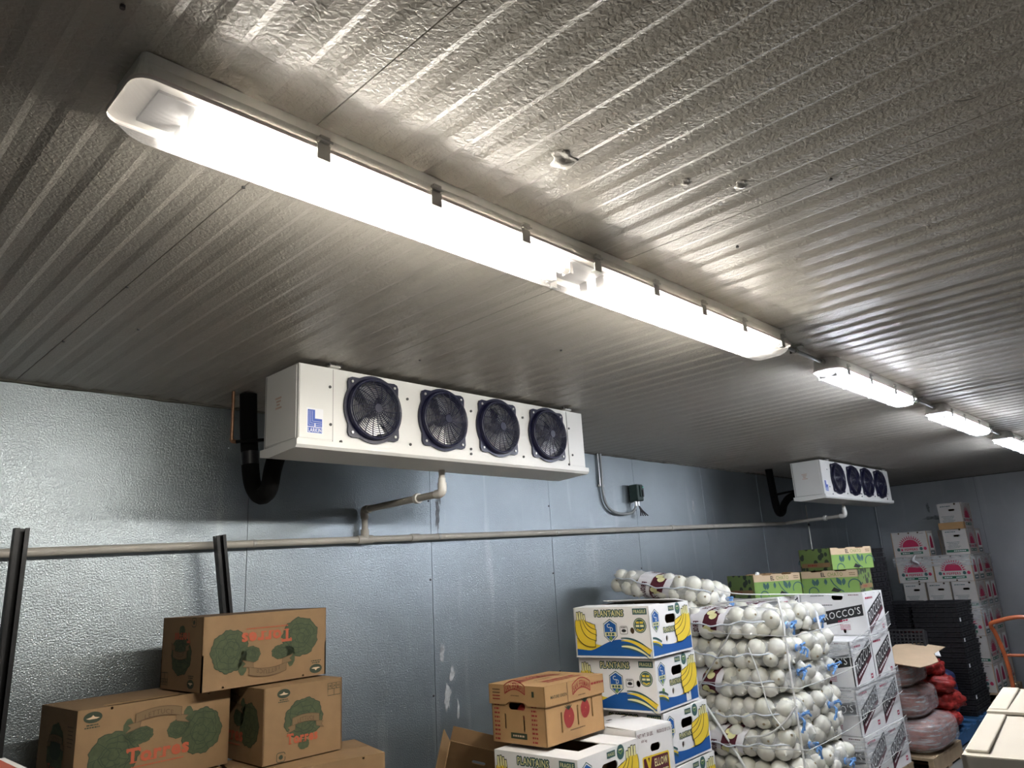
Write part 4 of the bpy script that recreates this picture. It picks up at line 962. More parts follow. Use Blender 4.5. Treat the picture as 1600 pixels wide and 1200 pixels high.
def band_mesh():
    q = MB()
    def patch(x0, x1, a0, a1, m, k):
        nx, na = 4, 14
        vs = [sack_pt(x0+(x1-x0)*i/nx+0.03*math.sin(a0+(a1-a0)*j/na), a0+(a1-a0)*j/na, k) for i in range(nx+1) for j in range(na+1)]
        q.add(vs, [(i*(na+1)+j, i*(na+1)+j+1, (i+1)*(na+1)+j+1, (i+1)*(na+1)+j) for i in range(nx) for j in range(na)], m, True)
    def mapped(pts2, fs, m, k):
        q.add([sack_pt(x+0.03*math.sin(a), a, k) for x, a in pts2], fs, m)
    patch(-0.12, 0.12, 0.30, 2*PI-0.30, 'sack_band', 1.20)
    patch(-0.02, 0.075, 0.45, 2*PI-0.45, 'ink_maroon', 1.215)
    for c in (1.15, 2.7, 3.6, 5.0):
        for dx, da in ((0.012, -0.16), (0.040, 0.10)):
            mapped([(dx+0.026*math.cos(2*PI*k/12), c+da+0.20*math.sin(2*PI*k/12)) for k in range(12)], [list(range(12))], 'ink_pale_yellow', 1.23)
    vs, fs = text_tris('PECAN', 0.02)
    for c in (1.95, 4.25): mapped([(0.028-y*0.055, c+x*0.95) for x, y in vs], fs, 'ink_white', 1.23)
    vs, fs = text_tris('PRODUCE', 0.03)
    for c in (1.6, 3.7): mapped([(-0.065-y*0.035, c+x*1.2) for x, y in vs], fs, 'ink_maroon', 1.225)
    o = q.build('printed_band'); me = o.data; bpy.data.objects.remove(o); return me
BAND = band_mesh()
def tie_mesh(seed):
    q = MB(); a = SA-0.01; pr = random.Random(seed); oz = pr.uniform(-0.03, 0.03); oy = pr.uniform(-0.08, 0.08)
    n = 10; q.rings([[Vector((x, oy*g+r*math.cos(2*PI*k/n)*1.2, oz*g+r*math.sin(2*PI*k/n))) for k in range(n)] for x, r, g in ((a-0.06, 0.075, 0), (a-0.01, 0.034, 0.6), (a+0.015, 0.013, 1), (a+0.04, 0.022, 1), (a+0.055, 0.028, 1.1))], 'sack_net', False, False, True)
    c = Vector((a+0.015, oy, oz))
    q.tube([c+Vector((0, 0.016*math.cos(t_), 0.016*math.sin(t_))) for t_ in [2*PI*k/10 for k in range(10)]], 0.006, 'tie_blue', 6, closed=True)
    for k in range(4):
        e = c+Vector((0.02+0.04*pr.random(), pr.uniform(-0.07, 0.07), pr.uniform(-0.085, 0.03)))
        q.tube(smooth_path([c, (c+e)/2+Vector((0.03, pr.uniform(-.02, .02), 0.02)), e], 4), [0.0045+0.002*(j % 3) for j in range(9)], 'tie_blue', 5)
    for k in range(6):
        t_ = 2*PI*k/6+0.4; q.tube([(a-0.055, 0.070*math.cos(t_), 0.055*math.sin(t_)), c+Vector((0, 0.012*math.cos(t_), 0.012*math.sin(t_)))], 0.0025, 'net_seam', 4)
    o = q.build('blue_tie'); me = o.data; bpy.data.objects.remove(o); return me
TIES = [tie_mesh(k) for k in range(5)]
def seam_mesh(sg):
    q = MB(); pts = []
    for i in range(21):
        x = -SA*0.93+2*SA*0.93*i/20; p = sack_pt(x, PI if sg < 0 else 0, 1.22); p.z = -0.004+0.014*math.sin(i*0.45)+0.005*math.sin(i*1.7); p.y += 0.006*math.sin(i*1.9)*sg; pts.append(p)
    q.tube(smooth_path(pts, 2), 0.0048, 'net_seam', 6); o = q.build('side_seam'); me = o.data; bpy.data.objects.remove(o); return me
SEAMS = {-1: seam_mesh(-1), 1: seam_mesh(1)}
def onion_sack(label, loc, rot, keep, band=True, tie=True, seed=0, grp='white onion sacks on the pallet', seam=(-1,)):
    t = thing('onion_sack', label, 'sack', loc, 0, grp); t.rotation_euler = rot
    link('net', NET, t); p = random.Random(seed)
    if band: link('printed_band', BAND, t, (-0.06+0.10*(p.random()-.5), 0, 0))
    if tie: link('blue_tie', TIES[seed*3 % 5], t)
    for sg in seam: link('side_seam', SEAMS[sg], t)
    for lay in (-1, 1):
        for j in range(5):
            for i in range(8):
                x = -0.335+i*0.091+(0.030 if (j+(lay > 0)) % 2 else 0); y = -0.172+j*0.086
                f = max(0.0, 1-abs(x/SA)**5)**0.45
                if abs(x) > SA-0.02: continue
                y *= max(f, 0.45)
                if not keep(x, y, lay): continue
                if band and abs(x+0.06) < 0.075 and abs(y) > 0.05 and p.random() < 0.8: continue
                o = link('onion', ONION, t, (x+p.uniform(-.014, .014), y*1.05+p.uniform(-.012, .012), lay*0.036*(0.5+0.5*f)+p.uniform(-.010, .010)), (p.uniform(0, 6), p.uniform(0, 6), p.uniform(0, 6)))
                s_ = p.uniform(0.92, 1.22); o.scale = (s_, s_, s_*p.uniform(0.9, 1.0))
    return t
LZ, LSTEP = 0.124+0.092, 0.170
ords = ['bottom', 'sixth', 'fifth', 'fourth', 'third', 'second', 'top']
for i in range(7):
    z = LZ+i*LSTEP; p = random.Random(100+i); top = i == 6
    onion_sack(f'white onion sack in the near column beside the plantains, {ords[i]}'+('' if i in (0, 6) else ' from the top'), (4.565+p.uniform(-.02, .02)-0.008*i, 2.495+p.uniform(-.03, .03), z), (p.uniform(-.04, .04), p.uniform(-.03, .03), R(-90)+p.uniform(-.08, .08)),
               (lambda x, y, l: True) if top else (lambda x, y, l: y < -0.07 or x > 0.20), seed=i, band=i in (0, 2, 4, 6), tie=i != 1)
    onion_sack(f'white onion sack in the column beside the slanted black banners, {ords[i]}'+('' if i in (0, 6) else ' from the top'), (5.02+p.uniform(-.02, .02)-0.006*i, 2.495+p.uniform(-.03, .03), z+p.uniform(-.006, .006)), (p.uniform(-.04, .04), p.uniform(-.03, .03), R(-90)+p.uniform(-.08, .08)),
               (lambda x, y, l: True) if top else (lambda x, y, l: x > 0.14 or y > 0.12), seed=i+20, seam=(-1, 1) if i % 2 else (1,), band=i in (1, 4, 6), tie=i not in (2, 5))
    if i < 6:
        onion_sack(f'white onion sack at the wall end of the pallet, {ords[i]}'+('' if i == 0 else ' from the top'), (4.62, 3.19, z), (0, 0, R(180)+p.uniform(-.05, .05)), lambda x, y, l: y > 0.07 and l > 0 or x > 0.22 or i == 5 and l > 0, band=False, tie=False, seed=i+40, seam=())
    else:
        onion_sack('white onion sack heaped highest at the wall end of the pile', (4.66, 3.07, z+0.03), (R(4), R(-5), R(-97)), lambda x, y, l: True, seed=61)
onion_sack('white onion sack lying across the very top behind the plantain cartons', (4.63, 3.00, 1.455), (R(-7), R(10), R(-80)), lambda x, y, l: True, seed=62)
pallet('wooden pallet under the onion sacks', (4.80, 2.80, 0), 1.0, 1.36, 'wood')
def rope(name, label, pts, r, m, grp=None, n=5):
    q = MB(); q.tube(smooth_path(pts, n), r, m, 6); return tag(q.build(name), label, 'strap', grp)
G_ = 'twine and straps round the onion pile'
rope('strap', 'thick white strap running straight down the corner of the onion pile', [(4.50, 2.6, 1.345), (4.36, 2.13, 1.375), (4.295, 2.045, 1.33), (4.28, 2.03, 1.0), (4.29, 2.03, 0.5), (4.30, 2.05, 0.10)], 0.0065, 'twine', G_)
rope('twine', 'thin twine slanting down left across the upper onion sacks', [(4.32, 2.36, 1.26), (4.305, 2.41, 1.16), (4.30, 2.55, 0.98), (4.30, 2.66, 0.85), (4.305, 2.74, 0.75)], 0.005, 'twine_dark', G_)
rope('strap', 'wide pale strap slanting down right beside the lower plantain cartons', [(4.30, 2.70, 0.86), (4.295, 2.60, 0.74), (4.295, 2.45, 0.52), (4.30, 2.36, 0.36)], 0.0085, 'twine', G_)
rope('twine', 'white twine drooping in a curve near the strap low on the pile', [(4.28, 2.02, 0.80), (4.275, 2.10, 0.71), (4.285, 2.22, 0.63), (4.295, 2.36, 0.60)], 0.006, 'twine', G_)
rope('twine', 'thin white twine hanging from the second blue knot', [(4.30, 2.28, 1.10), (4.285, 2.24, 1.00), (4.28, 2.21, 0.88), (4.285, 2.19, 0.76), (4.29, 2.12, 0.66)], 0.004, 'twine', G_)
for k, (z0, z1, lb) in enumerate(((1.19, 1.17, 'uppermost'), (0.90, 0.89, 'middle'), (0.56, 0.57, 'lowest'))):
    rope('twine', f'{lb} taut thin line wrapped level round the onion pile', [(4.32, 2.95, z0), (4.285, 2.4, z0-0.01), (4.275, 2.03, z1), (4.36, 1.99, z1), (4.9, 1.985, z1+0.01), (5.28, 2.03, z1+0.01)], 0.0028, 'twine_dark', G_, 3)
rope('twine', 'thin white cord stretched over the top of the onion pile', [(4.60, 2.75, 1.485), (4.6, 2.5, 1.405), (4.7, 2.2, 1.385), (4.9, 2.07, 1.37), (5.2, 2.02, 1.345)], 0.004, 'twine', G_)
q = MB(); q.rbox((0, 0, 0), (0.055, 0.003, 0.14), 'tag_white', 0.001, seg=1)
tg = q.build('paper_tag'); tg.location = (4.78, 2.035, 1.215); tg.rotation_euler = (R(-12), R(28), R(8)); tag(tg, 'small white paper tag hanging on a top onion sack', 'tag')

# ------------------------------------------------------------------ cartons with slanted black banners
RL, RD, RH = 0.47, 0.40, 0.300
def art_rocco_wide(A, w, h):
    B = sub(A, lambda p: (p[0], p[1]+0.17*p[0]))
    B.rect(0.14*w, -0.03*h, 0.66*w, 0.26*h, 'ink_black', 0); B.text("ROCCO'S", 0.14*w, -0.025*h, 0.58*w, 0.17*h, 'ink_white', 1, 0.0)
    B.rect(0.0*w, -0.19*h, 0.26*w, 0.06*h, 'ink_black', 0); B.dash(0.14*w, -0.19*h, 0.16*w, 0.035*h, 'ink_crimson', 1, 3)
    A.dash(0.36*w, 0.45*h, 0.16*w, 0.018*h, 'ink_maroon', 0, 2); A.dash(-0.22*w, 0.45*h, 0.22*w, 0.018*h, 'ink_black', 0, 3); A.dash(-0.12*w, 0.22*h, 0.26*w, 0.02*h, 'ink_black', 0, 4)
    for k in range(4): A.dash(0.16*w, -0.26*h-k*0.035*h, 0.16*w, 0.016*h, 'ink_crimson', 0, k)
def art_rocco_end(A, w, h):
    B = sub(A, lambda p: (p[0], p[1]+0.38*p[0]))
    B.poly([(-0.40*w, 0.24*h), (0.42*w, 0.24*h), (0.42*w, -0.16*h), (-0.40*w, -0.27*h)], 'ink_black', 0)
    B.poly([(-0.40*w, -0.09*h), (0.42*w, -0.08*h), (0.42*w, -0.16*h), (-0.40*w, -0.27*h)], 'ink_maroon', 1)
    B.text("ROCCO'S", 0.02*w, 0.085*h, 0.74*w, 0.25*h, 'ink_white', 2, 0.0); B.dash(-0.08*w, -0.145*h, 0.46*w, 0.045*h, 'ink_white', 2, 5)
    A.dash(-0.22*w, 0.36*h, 0.36*w, 0.045*h, 'ink_crimson', 1, 6); A.rect(0.30*w, -0.36*h, 0.10*w, 0.10*h, 'ink_crimson', 0); A.dash(0.30*w, -0.36*h, 0.06*w, 0.04*h, 'card_white', 1, 7)
def rocco(label, loc, rz):
    t = thing('banner_carton', label, 'carton', loc, rz, 'white cartons with slanted black banners')
    F = faces_of(RL, RD, RH)
    carton_body(RL, RD, RH, 'card_white', 'kraft_inner', {'front': [[(x, y+0.40*RH) for x, y in capsule(0.10*RL, 0, 0.085, 0.038)], circle(0.14*RL, -0.40*RH, 0.011, 12, 0.016)],
        'right': [circle(-0.34*RD, 0.455*RH, 0.007, 8), circle(0.1*RD, 0.455*RH, 0.007, 8), circle(0.36*RD, 0.455*RH, 0.007, 8)]}).build('carton_body', t)
    A = Art(F['front'][:4]); art_rocco_wide(A, RL, RH); A.build('printed_art', t)
    A = Art(F['right'][:4]); art_rocco_end(A, RD, RH); A.build('printed_art', t)
    flap(t, RL, RD, RH, 'card_white', 'front', RD/2-0.004, 0, z=-0.004); flap(t, RL, RD, RH, 'card_white', 'back', RD/2-0.004, 0, z=-0.004)
    return t
rz_ = [0.124+0.3035*k for k in range(4)]
rc = None
for k in range(4):
    for c, x in enumerate((5.60, 6.005)):
        for d, y in enumerate((2.350, 2.825)):
            if k == 3 and c == 0 and d == 0: continue
            lb = ('bottom', 'second from the bottom', 'third from the bottom', 'top')[k]+' row '+('near' if c == 0 else 'far')+(' carton with slanted black banner facing the aisle' if d == 0 else ' banner carton standing toward the wall')
            loc = (x+0.004*k, y+0.006*(k % 2), rz_[k])
            if rc is None: rc = rocco(lb, loc, R(-90))
            else: copy_tree(rc, loc, (0, 0, R(-90)+rnd.uniform(-.012, .012)), lb)
pallet('wooden pallet under the black banner cartons', (5.80, 2.60, 0), 0.84, 0.98, 'wood')
# stretch film wound round that pallet
def film(label, z0, z1, x0, x1, y0, y1, seed, slope=0.0):
    q = MB(); n = 30; pr = random.Random(seed); lo = []; hi = []
    path = [(x0, y1-(y1-y0)*k/10) for k in range(10)]+[(x0+(x1-x0)*k/10, y0) for k in range(11)]
    for k, (x, y) in enumerate(path):
        z = slope*(x-x0)+0.006*math.sin(k*1.3)+0.004*pr.random(); lo.append(Vector((x, y, z0+z))); hi.append(Vector((x, y, z1+z)))
    m_ = len(path); q.add(lo+hi, [(i, i+1, i+1+m_, i+m_) for i in range(m_-1)], 'stretch_film', True)
    root = q.build('stretch_film'); tag(root, label, 'film', 'stretch film round the banner cartons')
    for e in (lo, hi):
        w_ = MB(); w_.tube(e[:21], 0.0022, 'twine_dark', 4); w_.build('film_edge', root)
    return root
film('loose band of clear film slanting across the upper banner cartons', 0.93, 1.02, 5.375, 6.212, 2.092, 3.08, 1, 0.18)
film('clear film band round the second lowest row of banner cartons', 0.56, 0.74, 5.378, 6.210, 2.094, 3.075, 2, 0.05)
film('clear film band round the bottom row of banner cartons', 0.22, 0.40, 5.380, 6.208, 2.096, 3.07, 3, 0.04)

# ------------------------------------------------------------------ green leaf-printed trays
CL, CD, CH = 0.43, 0.33, 0.165
def leafshape(A, cx, cy, s, ang, m='ink_teal', l=2):
    c, sn = math.cos(ang), math.sin(ang)
    pts = [(0, -1), (0.45, -0.35), (0.5, 0.2), (0.2, 0.8), (0, 1), (-0.2, 0.8), (-0.5, 0.2), (-0.45, -0.35)]
    A.poly([(cx+s*(x*c-y*sn), cy+s*(x*sn+y*c)) for x, y in pts], m, l)
def art_tray(A, w, h, title=True):
    A.rect(0, -0.16*h, w-0.004, 0.68*h, 'ink_lime', 0)
    if title:
        A.text('EL', -0.10*w, 0.32*h, 0.07*w, 0.17*h, 'ink_black', 1, 0.03); A.text('CHATO', 0.11*w, 0.32*h, 0.26*w, 0.17*h, 'ink_olive', 1, 0.005)
        A.dash(0.40*w, 0.36*h, 0.10*w, 0.03*h, 'ink_brown', 1, 2); A.dash(0.40*w, 0.28*h, 0.10*w, 0.03*h, 'ink_brown', 1, 3)
    for k, (x, y, s_, a) in enumerate(((-0.28, -0.02, 0.14, 0.25), (-0.22, -0.02, 0.14, -0.25), (-0.07, 0.0, 0.12, 0.0), (0.16, 0.0, 0.17, 0.45), (0.24, -0.02, 0.14, -0.2))): leafshape(A, x*w, y*h, s_*h*1.2, a)
    for cx, cy, r in ((-0.30, -0.45, 0.16), (0.42, -0.20, 0.20)):
        pts = [(cx*w+r*h*1.4*math.cos(t_), cy*h+r*h*1.4*math.sin(t_)) for t_ in [k*0.35 for k in range(11)]]; A.line(pts, 0.008, 'ink_teal', 2)
    A.line([(0.02*w, 0.12*h), (0.06*w, -0.10*h), (0.13*w, -0.30*h), (0.22*w, -0.46*h)], 0.008, 'ink_teal', 2)
    A.poly([(0.0, -0.42*h), (0.06*w, -0.25*h), (0.18*w, -0.40*h), (0.12*w, -0.48*h)], 'ink_black', 3)
def leaf_tray(label, loc, rz):
    t = thing('leaf_tray', label, 'tray', loc, rz, 'green leaf printed trays')
    F = faces_of(CL, CD, CH); mb = MB()
    top = [(-CL/2, -CH/2), (CL/2, -CH/2), (CL/2, CH/2), (0.32*CL, CH/2), (0.30*CL, CH/2-0.008), (0.12*CL, CH/2-0.008), (0.10*CL, CH/2), (-0.10*CL, CH/2), (-0.12*CL, CH/2-0.008), (-0.30*CL, CH/2-0.008), (-0.32*CL, CH/2), (-CL/2, CH/2)]
    for f in ('front', 'back'): panel(mb, F[f], [], 0.005, 'kraft_light', 'kraft', outline=top)
    for f in ('left', 'right'): panel(mb, F[f], [], 0.005, 'leaf_print', 'kraft')
    mb.box((0, 0, 0.003), (CL-0.01, CD-0.01, 0.005), 'kraft'); mb.box((0, 0, CH-0.03), (CL-0.012, CD-0.012, 0.004), 'kraft_light')
    mb.build('tray_body', t)
    for f in ('front', 'back'):
        A = Art(F[f][:4]); art_tray(A, CL, CH); A.build('printed_art', t)
    for f in ('left', 'right'):
        A = Art(F[f][:4]); A.rect(0.0, -0.26*CH, 0.9*CD, 0.20*CH, 'kraft', 0); A.dash(-0.1*CD, -0.26*CH, 0.3*CD, 0.08*CH, 'ink_red', 1, 4); A.build('printed_art', t)
    return t
zt = rz_[3]+RH+0.002
c2 = leaf_tray('lower green leaf tray of the stack of two, kraft strip with lettering', (6.03, 2.375, zt), R(-86))
copy_tree(c2, (6.12, 2.39, zt+CH+0.003), (0, 0, R(-23)), 'upper green leaf tray turned on top of another tray')
copy_tree(c2, (5.585, 2.76, zt), (0, 0, R(-27)), 'single green leaf tray behind the onion sacks')
c4 = copy_tree(c2, (6.05, 2.84, zt), (0, 0, R(-88)), 'green leaf tray hidden toward the wall on the banner cartons')
q = MB(); q.rbox((0, 0, 0.02), (0.045, 0.03, 0.04), 'white_cap', 0.012); o = q.build('paper_scrap'); o.location = (5.56, 2.80, zt+CH-0.02); o.rotation_euler = (0.3, 0.2, 0.5)
tag(o, 'small crumpled white scrap sticking up from the single leaf tray', 'scrap')

# ------------------------------------------------------------------ black folded crates
def crate_mesh(L, D, H):
    q = MB(); m = 'black_plastic'
    q.box((0, 0, 0.004), (L-0.03, D-0.03, 0.008), m)
    for s in (-1, 1):
        q.box((s*(L/2-0.006), 0, H*0.5), (0.012, D, H-0.006), m); q.box((0, s*(D/2-0.006), H*0.5), (L-0.024, 0.012, H-0.006), m)
        q.box((s*(L/2+0.003), 0, H-0.010), (0.008, D+0.012, 0.008), m); q.box((0, s*(D/2+0.003), H-0.010), (L+0.012, 0.008, 0.008), m)
        for k in range(5): q.box((s*(L/2+0.002), -D/2+D*(k+0.5)/5, H*0.42), (0.006, 0.010, H*0.5), m); q.box((-L/2+L*(k+0.5)/5, s*(D/2+0.002), H*0.42), (0.010, 0.006, H*0.5), m)
    return q
CRH = 0.0455
q = crate_mesh(0.53, 0.39, CRH); o = q.build('folded_crate'); CRM = o.data; bpy.data.objects.remove(o)
def nth(k):
    if k == 1: return 'topmost'
    w_ = ['second', 'third', 'fourth', 'fifth', 'sixth', 'seventh', 'eighth', 'ninth', 'tenth', 'eleventh', 'twelfth', 'thirteenth', 'fourteenth', 'fifteenth', 'sixteenth', 'seventeenth', 'eighteenth', 'nineteenth', 'twentieth']
    o_ = ['', 'first', 'second', 'third', 'fourth', 'fifth', 'sixth', 'seventh', 'eighth', 'ninth']
    return (w_[k-2] if k <= 20 else ('twenty-' if k < 30 else 'thirty-')+o_[k % 10] if k % 10 else 'thirtieth')+' from top'
def crate_stack(label, cx, cy, z0, n, grp, tags=()):
    for k in range(n):
        o = link('folded_crate', CRM, None, (cx+rnd.uniform(-.006, .006), cy+rnd.uniform(-.006, .006), z0+k*CRH), (0, 0, rnd.uniform(-.012, .012)))
        tag(o, f'{nth(n-k)} '+label, 'crate', grp)
        if k in tags:
            w_ = MB(); w_.box((-0.20, -0.2015, 0.022), (0.035, 0.002, 0.034), 'tag_white'); w_.build('paper_label', o)
crate_stack('black folded crate in the front stack by the aisle', 8.375, 2.318, 0.124, 22, 'folded crates, front stack', (3, 9, 14, 18))
crate_stack('black folded crate in the stack just behind the front crate stack', 8.375, 2.745, 0.124, 22, 'folded crates, second stack')
crate_stack('black folded crate in the tallest stack, rising behind the green trays', 7.62, 2.80, 0.124, 34, 'folded crates, tallest stack')
# open crate with grid floor tipped on the sacks
t = thing('grid_crate', 'black crate tipped on its side showing its grid floor', 'crate', (7.02, 2.285, 0.735)); t.rotation_euler = (R(0), R(-76), R(6))
q = MB(); L, D = 0.23, 0.30
for k in range(9): q.box((L*(k/8)-0.0, 0, 0), (0.008, D, 0.010), 'black_plastic')
q.build('grid_bars_across', t)
q = MB()
for k in range(11): q.box((L/2, -D/2+D*k/10, 0), (L, 0.008, 0.010), 'black_plastic')
q.build('grid_bars_along', t)
for s in (-1, 1):
    q = MB(); q.box((L/2, s*(D/2+0.006), -0.05), (L+0.02, 0.010, 0.11), 'black_plastic'); q.build('side_wall', t)
    q = MB(); q.box((L/2+s*(L/2+0.006), 0, -0.05), (0.010, D, 0.11), 'black_plastic'); q.build('end_wall', t)
pallet('blue painted pallet under the black crates and red sacks', (7.95, 2.60, 0), 1.34, 1.02, 'wood_blue')

# ------------------------------------------------------------------ red sacks
def lumpy(name, label, cat, loc, dims, m, rot=(0, 0, 0), seed=0, amp=0.02, fq=14, grp=None, parent=None, e=0.48):
    bm = bmesh.new(); bmesh.ops.create_icosphere(bm, subdivisions=4, radius=1); bm.verts.index_update(); vs = []
    for v in bm.verts:
        c = v.co; p = Vector((sp(c.x, e)*dims[0]/2, sp(c.y, e)*dims[1]/2, sp(c.z, e)*dims[2]/2))
        d = noise.voronoi(p*fq+Vector((seed, seed*2, 0)))[0][0]
        p += c*(amp*(0.6-d*1.4)); vs.append(p)
    q = MB(); q.add(vs, [[v.index for v in f.verts] for f in bm.faces], m, True); bm.free()
    o = q.build(name, parent, loc, rot)
    if label: tag(o, label, cat, grp)
    return o
def wrapped_sack(label, loc, dims, rot, seed):
    t = thing('wrapped_sack', label, 'sack', loc, 0, 'film wrapped red sacks on the wooden pallet'); t.rotation_euler = rot
    lumpy('sack_body', None, None, (0, 0, dims[2]/2), dims, 'red_brown', seed=seed, amp=0.014)
    o = C.objects[-1]; o.parent = t
    lumpy('clear_wrap', None, None, (0, 0, dims[2]/2), tuple(d*1.05 for d in dims), 'stretch_film', seed=seed+9, amp=0.008, fq=6)
    C.objects[-1].parent = t
pallet('wooden pallet under the film wrapped sacks', (6.72, 2.50, 0), 0.74, 0.98, 'wood')
for k, (w_, d_, h_, x, y) in enumerate(((0.70, 0.62, 0.235, 6.74, 2.29), (0.66, 0.52, 0.215, 6.72, 2.33), (0.60, 0.44, 0.20, 6.72, 2.34))):
    wrapped_sack(('bottom', 'middle', 'top')[k]+' film wrapped red sack below the cardboard sheet', (x, y, 0.124+(0, 0.238, 0.455)[k]), (w_, d_, h_), (0, 0, R(rnd.uniform(-4, 4))), k*3)
for k, (x, y, z, dm, rt_) in enumerate(((7.46, 2.23, 0.124, (0.44, 0.30, 0.16), (0, 0.05, 0.2)), (7.50, 2.19, 0.268, (0.44, 0.26, 0.16), (0.05, 0.08, -0.1)), (7.46, 2.22, 0.412, (0.44, 0.28, 0.15), (0.08, 0.05, 0.3)), (7.43, 2.27, 0.548, (0.40, 0.28, 0.14), (0.05, 0.12, 0.1)))):
    lumpy('red_mesh_sack', ('lowest', 'second lowest', 'second highest', 'highest')[k]+' bright red mesh sack slumped beside the wrapped sacks', 'sack', (x, y, z+dm[2]/2+0.012), dm, 'red_mesh', rt_, 30+k, 0.04, 17, 'red mesh sacks on the blue pallet', e=0.72)
lumpy('blue_mesh_sack', 'dark blue mesh sack edge showing behind the red mesh sacks', 'sack', (7.88, 2.29, 0.345), (0.18, 0.20, 0.42), 'blue_mesh', (0.1, -0.1, 0), 50, 0.02, 9)
t = thing('cardboard_sheet', 'torn flat cardboard sheet lying on top of the wrapped sacks', 'sheet', (6.76, 2.17, 0.815), R(8)); t.rotation_euler = (R(7), R(-6), R(12))
q = MB(); q.prism([(-0.33, -0.16), (-0.20, -0.21), (0.05, -0.17), (0.34, -0.24), (0.38, -0.04), (0.22, 0.12), (-0.05, 0.16), (-0.30, 0.12)], 0, 0.005, 'kraft_light'); q.build('sheet', t)
q = MB(); q.prism([(-0.33, -0.16), (-0.30, 0.12), (-0.42, 0.10), (-0.45, -0.10)], 0, 0.005, 'kraft_light'); o = q.build('folded_edge', t); 
q = MB(); q.prism([(0.0, -0.22), (0.16, -0.20), (0.15, -0.165), (0.01, -0.18)], -0.002, 0.004, 'tag_white'); q.build('paper_strip', t)

# ------------------------------------------------------------------ pepper cartons at the back wall
KL, KD, KH = 0.385, 0.238, 0.284
def art_pepper(A, w, h):
    n = 18; A.poly([(0.23*w*math.cos(PI*k/n), -0.10*h+0.30*h*math.sin(PI*k/n)) for k in range(n+1)], 'ink_crimson', 0)
    for k in range(15):
        a = PI*(k+0.5)/15; A.line([(0.25*w*math.cos(a), -0.10*h+0.32*h*math.sin(a)), (0.34*w*math.cos(a), -0.10*h+0.46*h*math.sin(a))], 0.012, 'ink_crimson', 0, [1.3, 0.3])
    A.text('PEPPERS', 0.0, -0.20*h, 0.36*w, 0.085*h, 'ink_crimson', 0, 0.03); A.rect(-0.255*w, -0.20*h, 0.05*w, 0.08*h, 'ink_crimson', 0, 0.004)
    for x, m in ((-0.35, 'ink_teal'), (0.28, 'ink_teal'), (0.39, 'ink_crimson')): A.poly(blob(x*w, -0.185*h, 0.045*w, 0.065*h, 3, 16), m, 0)
    A.rect(0.0, -0.345*h, 0.62*w, 0.095*h, 'ink_forest', 0); A.dash(-0.16*w, -0.345*h, 0.2*w, 0.03*h, 'ink_white', 1, 2); A.dash(0.16*w, -0.345*h, 0.22*w, 0.03*h, 'ink_white', 1, 3); A.dash(0.36*w, 0.42*h, 0.1*w, 0.02*h, 'ink_black', 0, 4)
def art_pepper_end(A, w, h):
    A.dash(-0.16*w, 0.38*h, 0.45*w, 0.03*h, 'ink_teal', 0, 2)
    for k in range(5): A.dash(-0.12*w+0.02*w*(k % 2), -0.02*h-k*0.055*h, 0.55*w-0.08*w*(k % 3), 0.018*h, 'ink_teal', 0, k)
def art_pepper_small(A, w, h):
    n = 14; A.rect(0, 0.08*h, 0.66*w, 0.66*h, 'ink_white', 0); A.poly([(0.24*w*math.cos(PI*k/n), -0.18*h+0.50*h*math.sin(PI*k/n)) for k in range(n+1)], 'ink_crimson', 1)
    A.rect(0, -0.36*h, 0.60*w, 0.14*h, 'ink_teal', 0); A.dash(0, -0.36*h, 0.4*w, 0.06*h, 'ink_white', 1, 3)
def pepper(label, loc, rz, kraft_top=False):
    t = thing('pepper_carton', label, 'carton', loc, rz, 'sunburst pepper cartons at the back wall')
    F = faces_of(KL, KD, KH)
    vent = [circle(x*KL, KH/2-0.013, 0.010, 8) for x in (-0.28, 0.0, 0.26)]+[circle(0.05*KL, -KH/2+0.012, 0.010, 8)]
    eh = [[(x, y+0.22*KH) for x, y in capsule(0.02, 0, 0.065, 0.022, 4)], circle(0.25*KD, KH/2-0.014, 0.011, 8)]
    carton_body(KL, KD, KH, 'card_pepper', 'kraft_inner', {'front': vent, 'left': eh, 'right': eh}).build('carton_body', t)
    A = Art(F['front'][:4]); art_pepper(A, KL, KH); A.build('printed_art', t)
    for f in ('left', 'right'):
        A = Art(F[f][:4]); (art_pepper_end if f == 'left' else art_pepper_small)(A, KD, KH); A.build('printed_art', t)
        if f == 'left':
            A = Art(F[f][:4]); A.rect(0.0, -0.36*KH, 0.92*KD, 0.10*KH, 'ink_forest', 0); A.dash(0.1*KD, -0.36*KH, 0.5*KD, 0.03*KH, 'ink_white', 1, 5); A.build('green_strip', t)
    flap(t, KL, KD, KH, 'kraft_tan', 'front', KD/2-0.003, 0, z=-0.004); flap(t, KL, KD, KH, 'kraft_tan', 'back', KD/2-0.003, 0, z=-0.004)
    for s in (-1, 1):
        w_ = MB(); w_.box((s*(KL/2-0.003), -KD/2-0.0005, KH/2), (0.006, 0.0012, KH), 'kraft_tan'); w_.build('corner_strip', t)
    return t
kp = None; KX, KY = 9.50, 2.245; kz = 0.124
rows = ['bottom', 'second', 'third', 'fourth', 'fifth']
def put(label, x, y, k, rz):
    global kp
    loc = (x, y, kz+k*(KH+0.003))
    if kp is None: kp = pepper(label, loc, rz); return kp
    return copy_tree(kp, loc, (0, 0, rz+rnd.uniform(-.01, .01)), label)
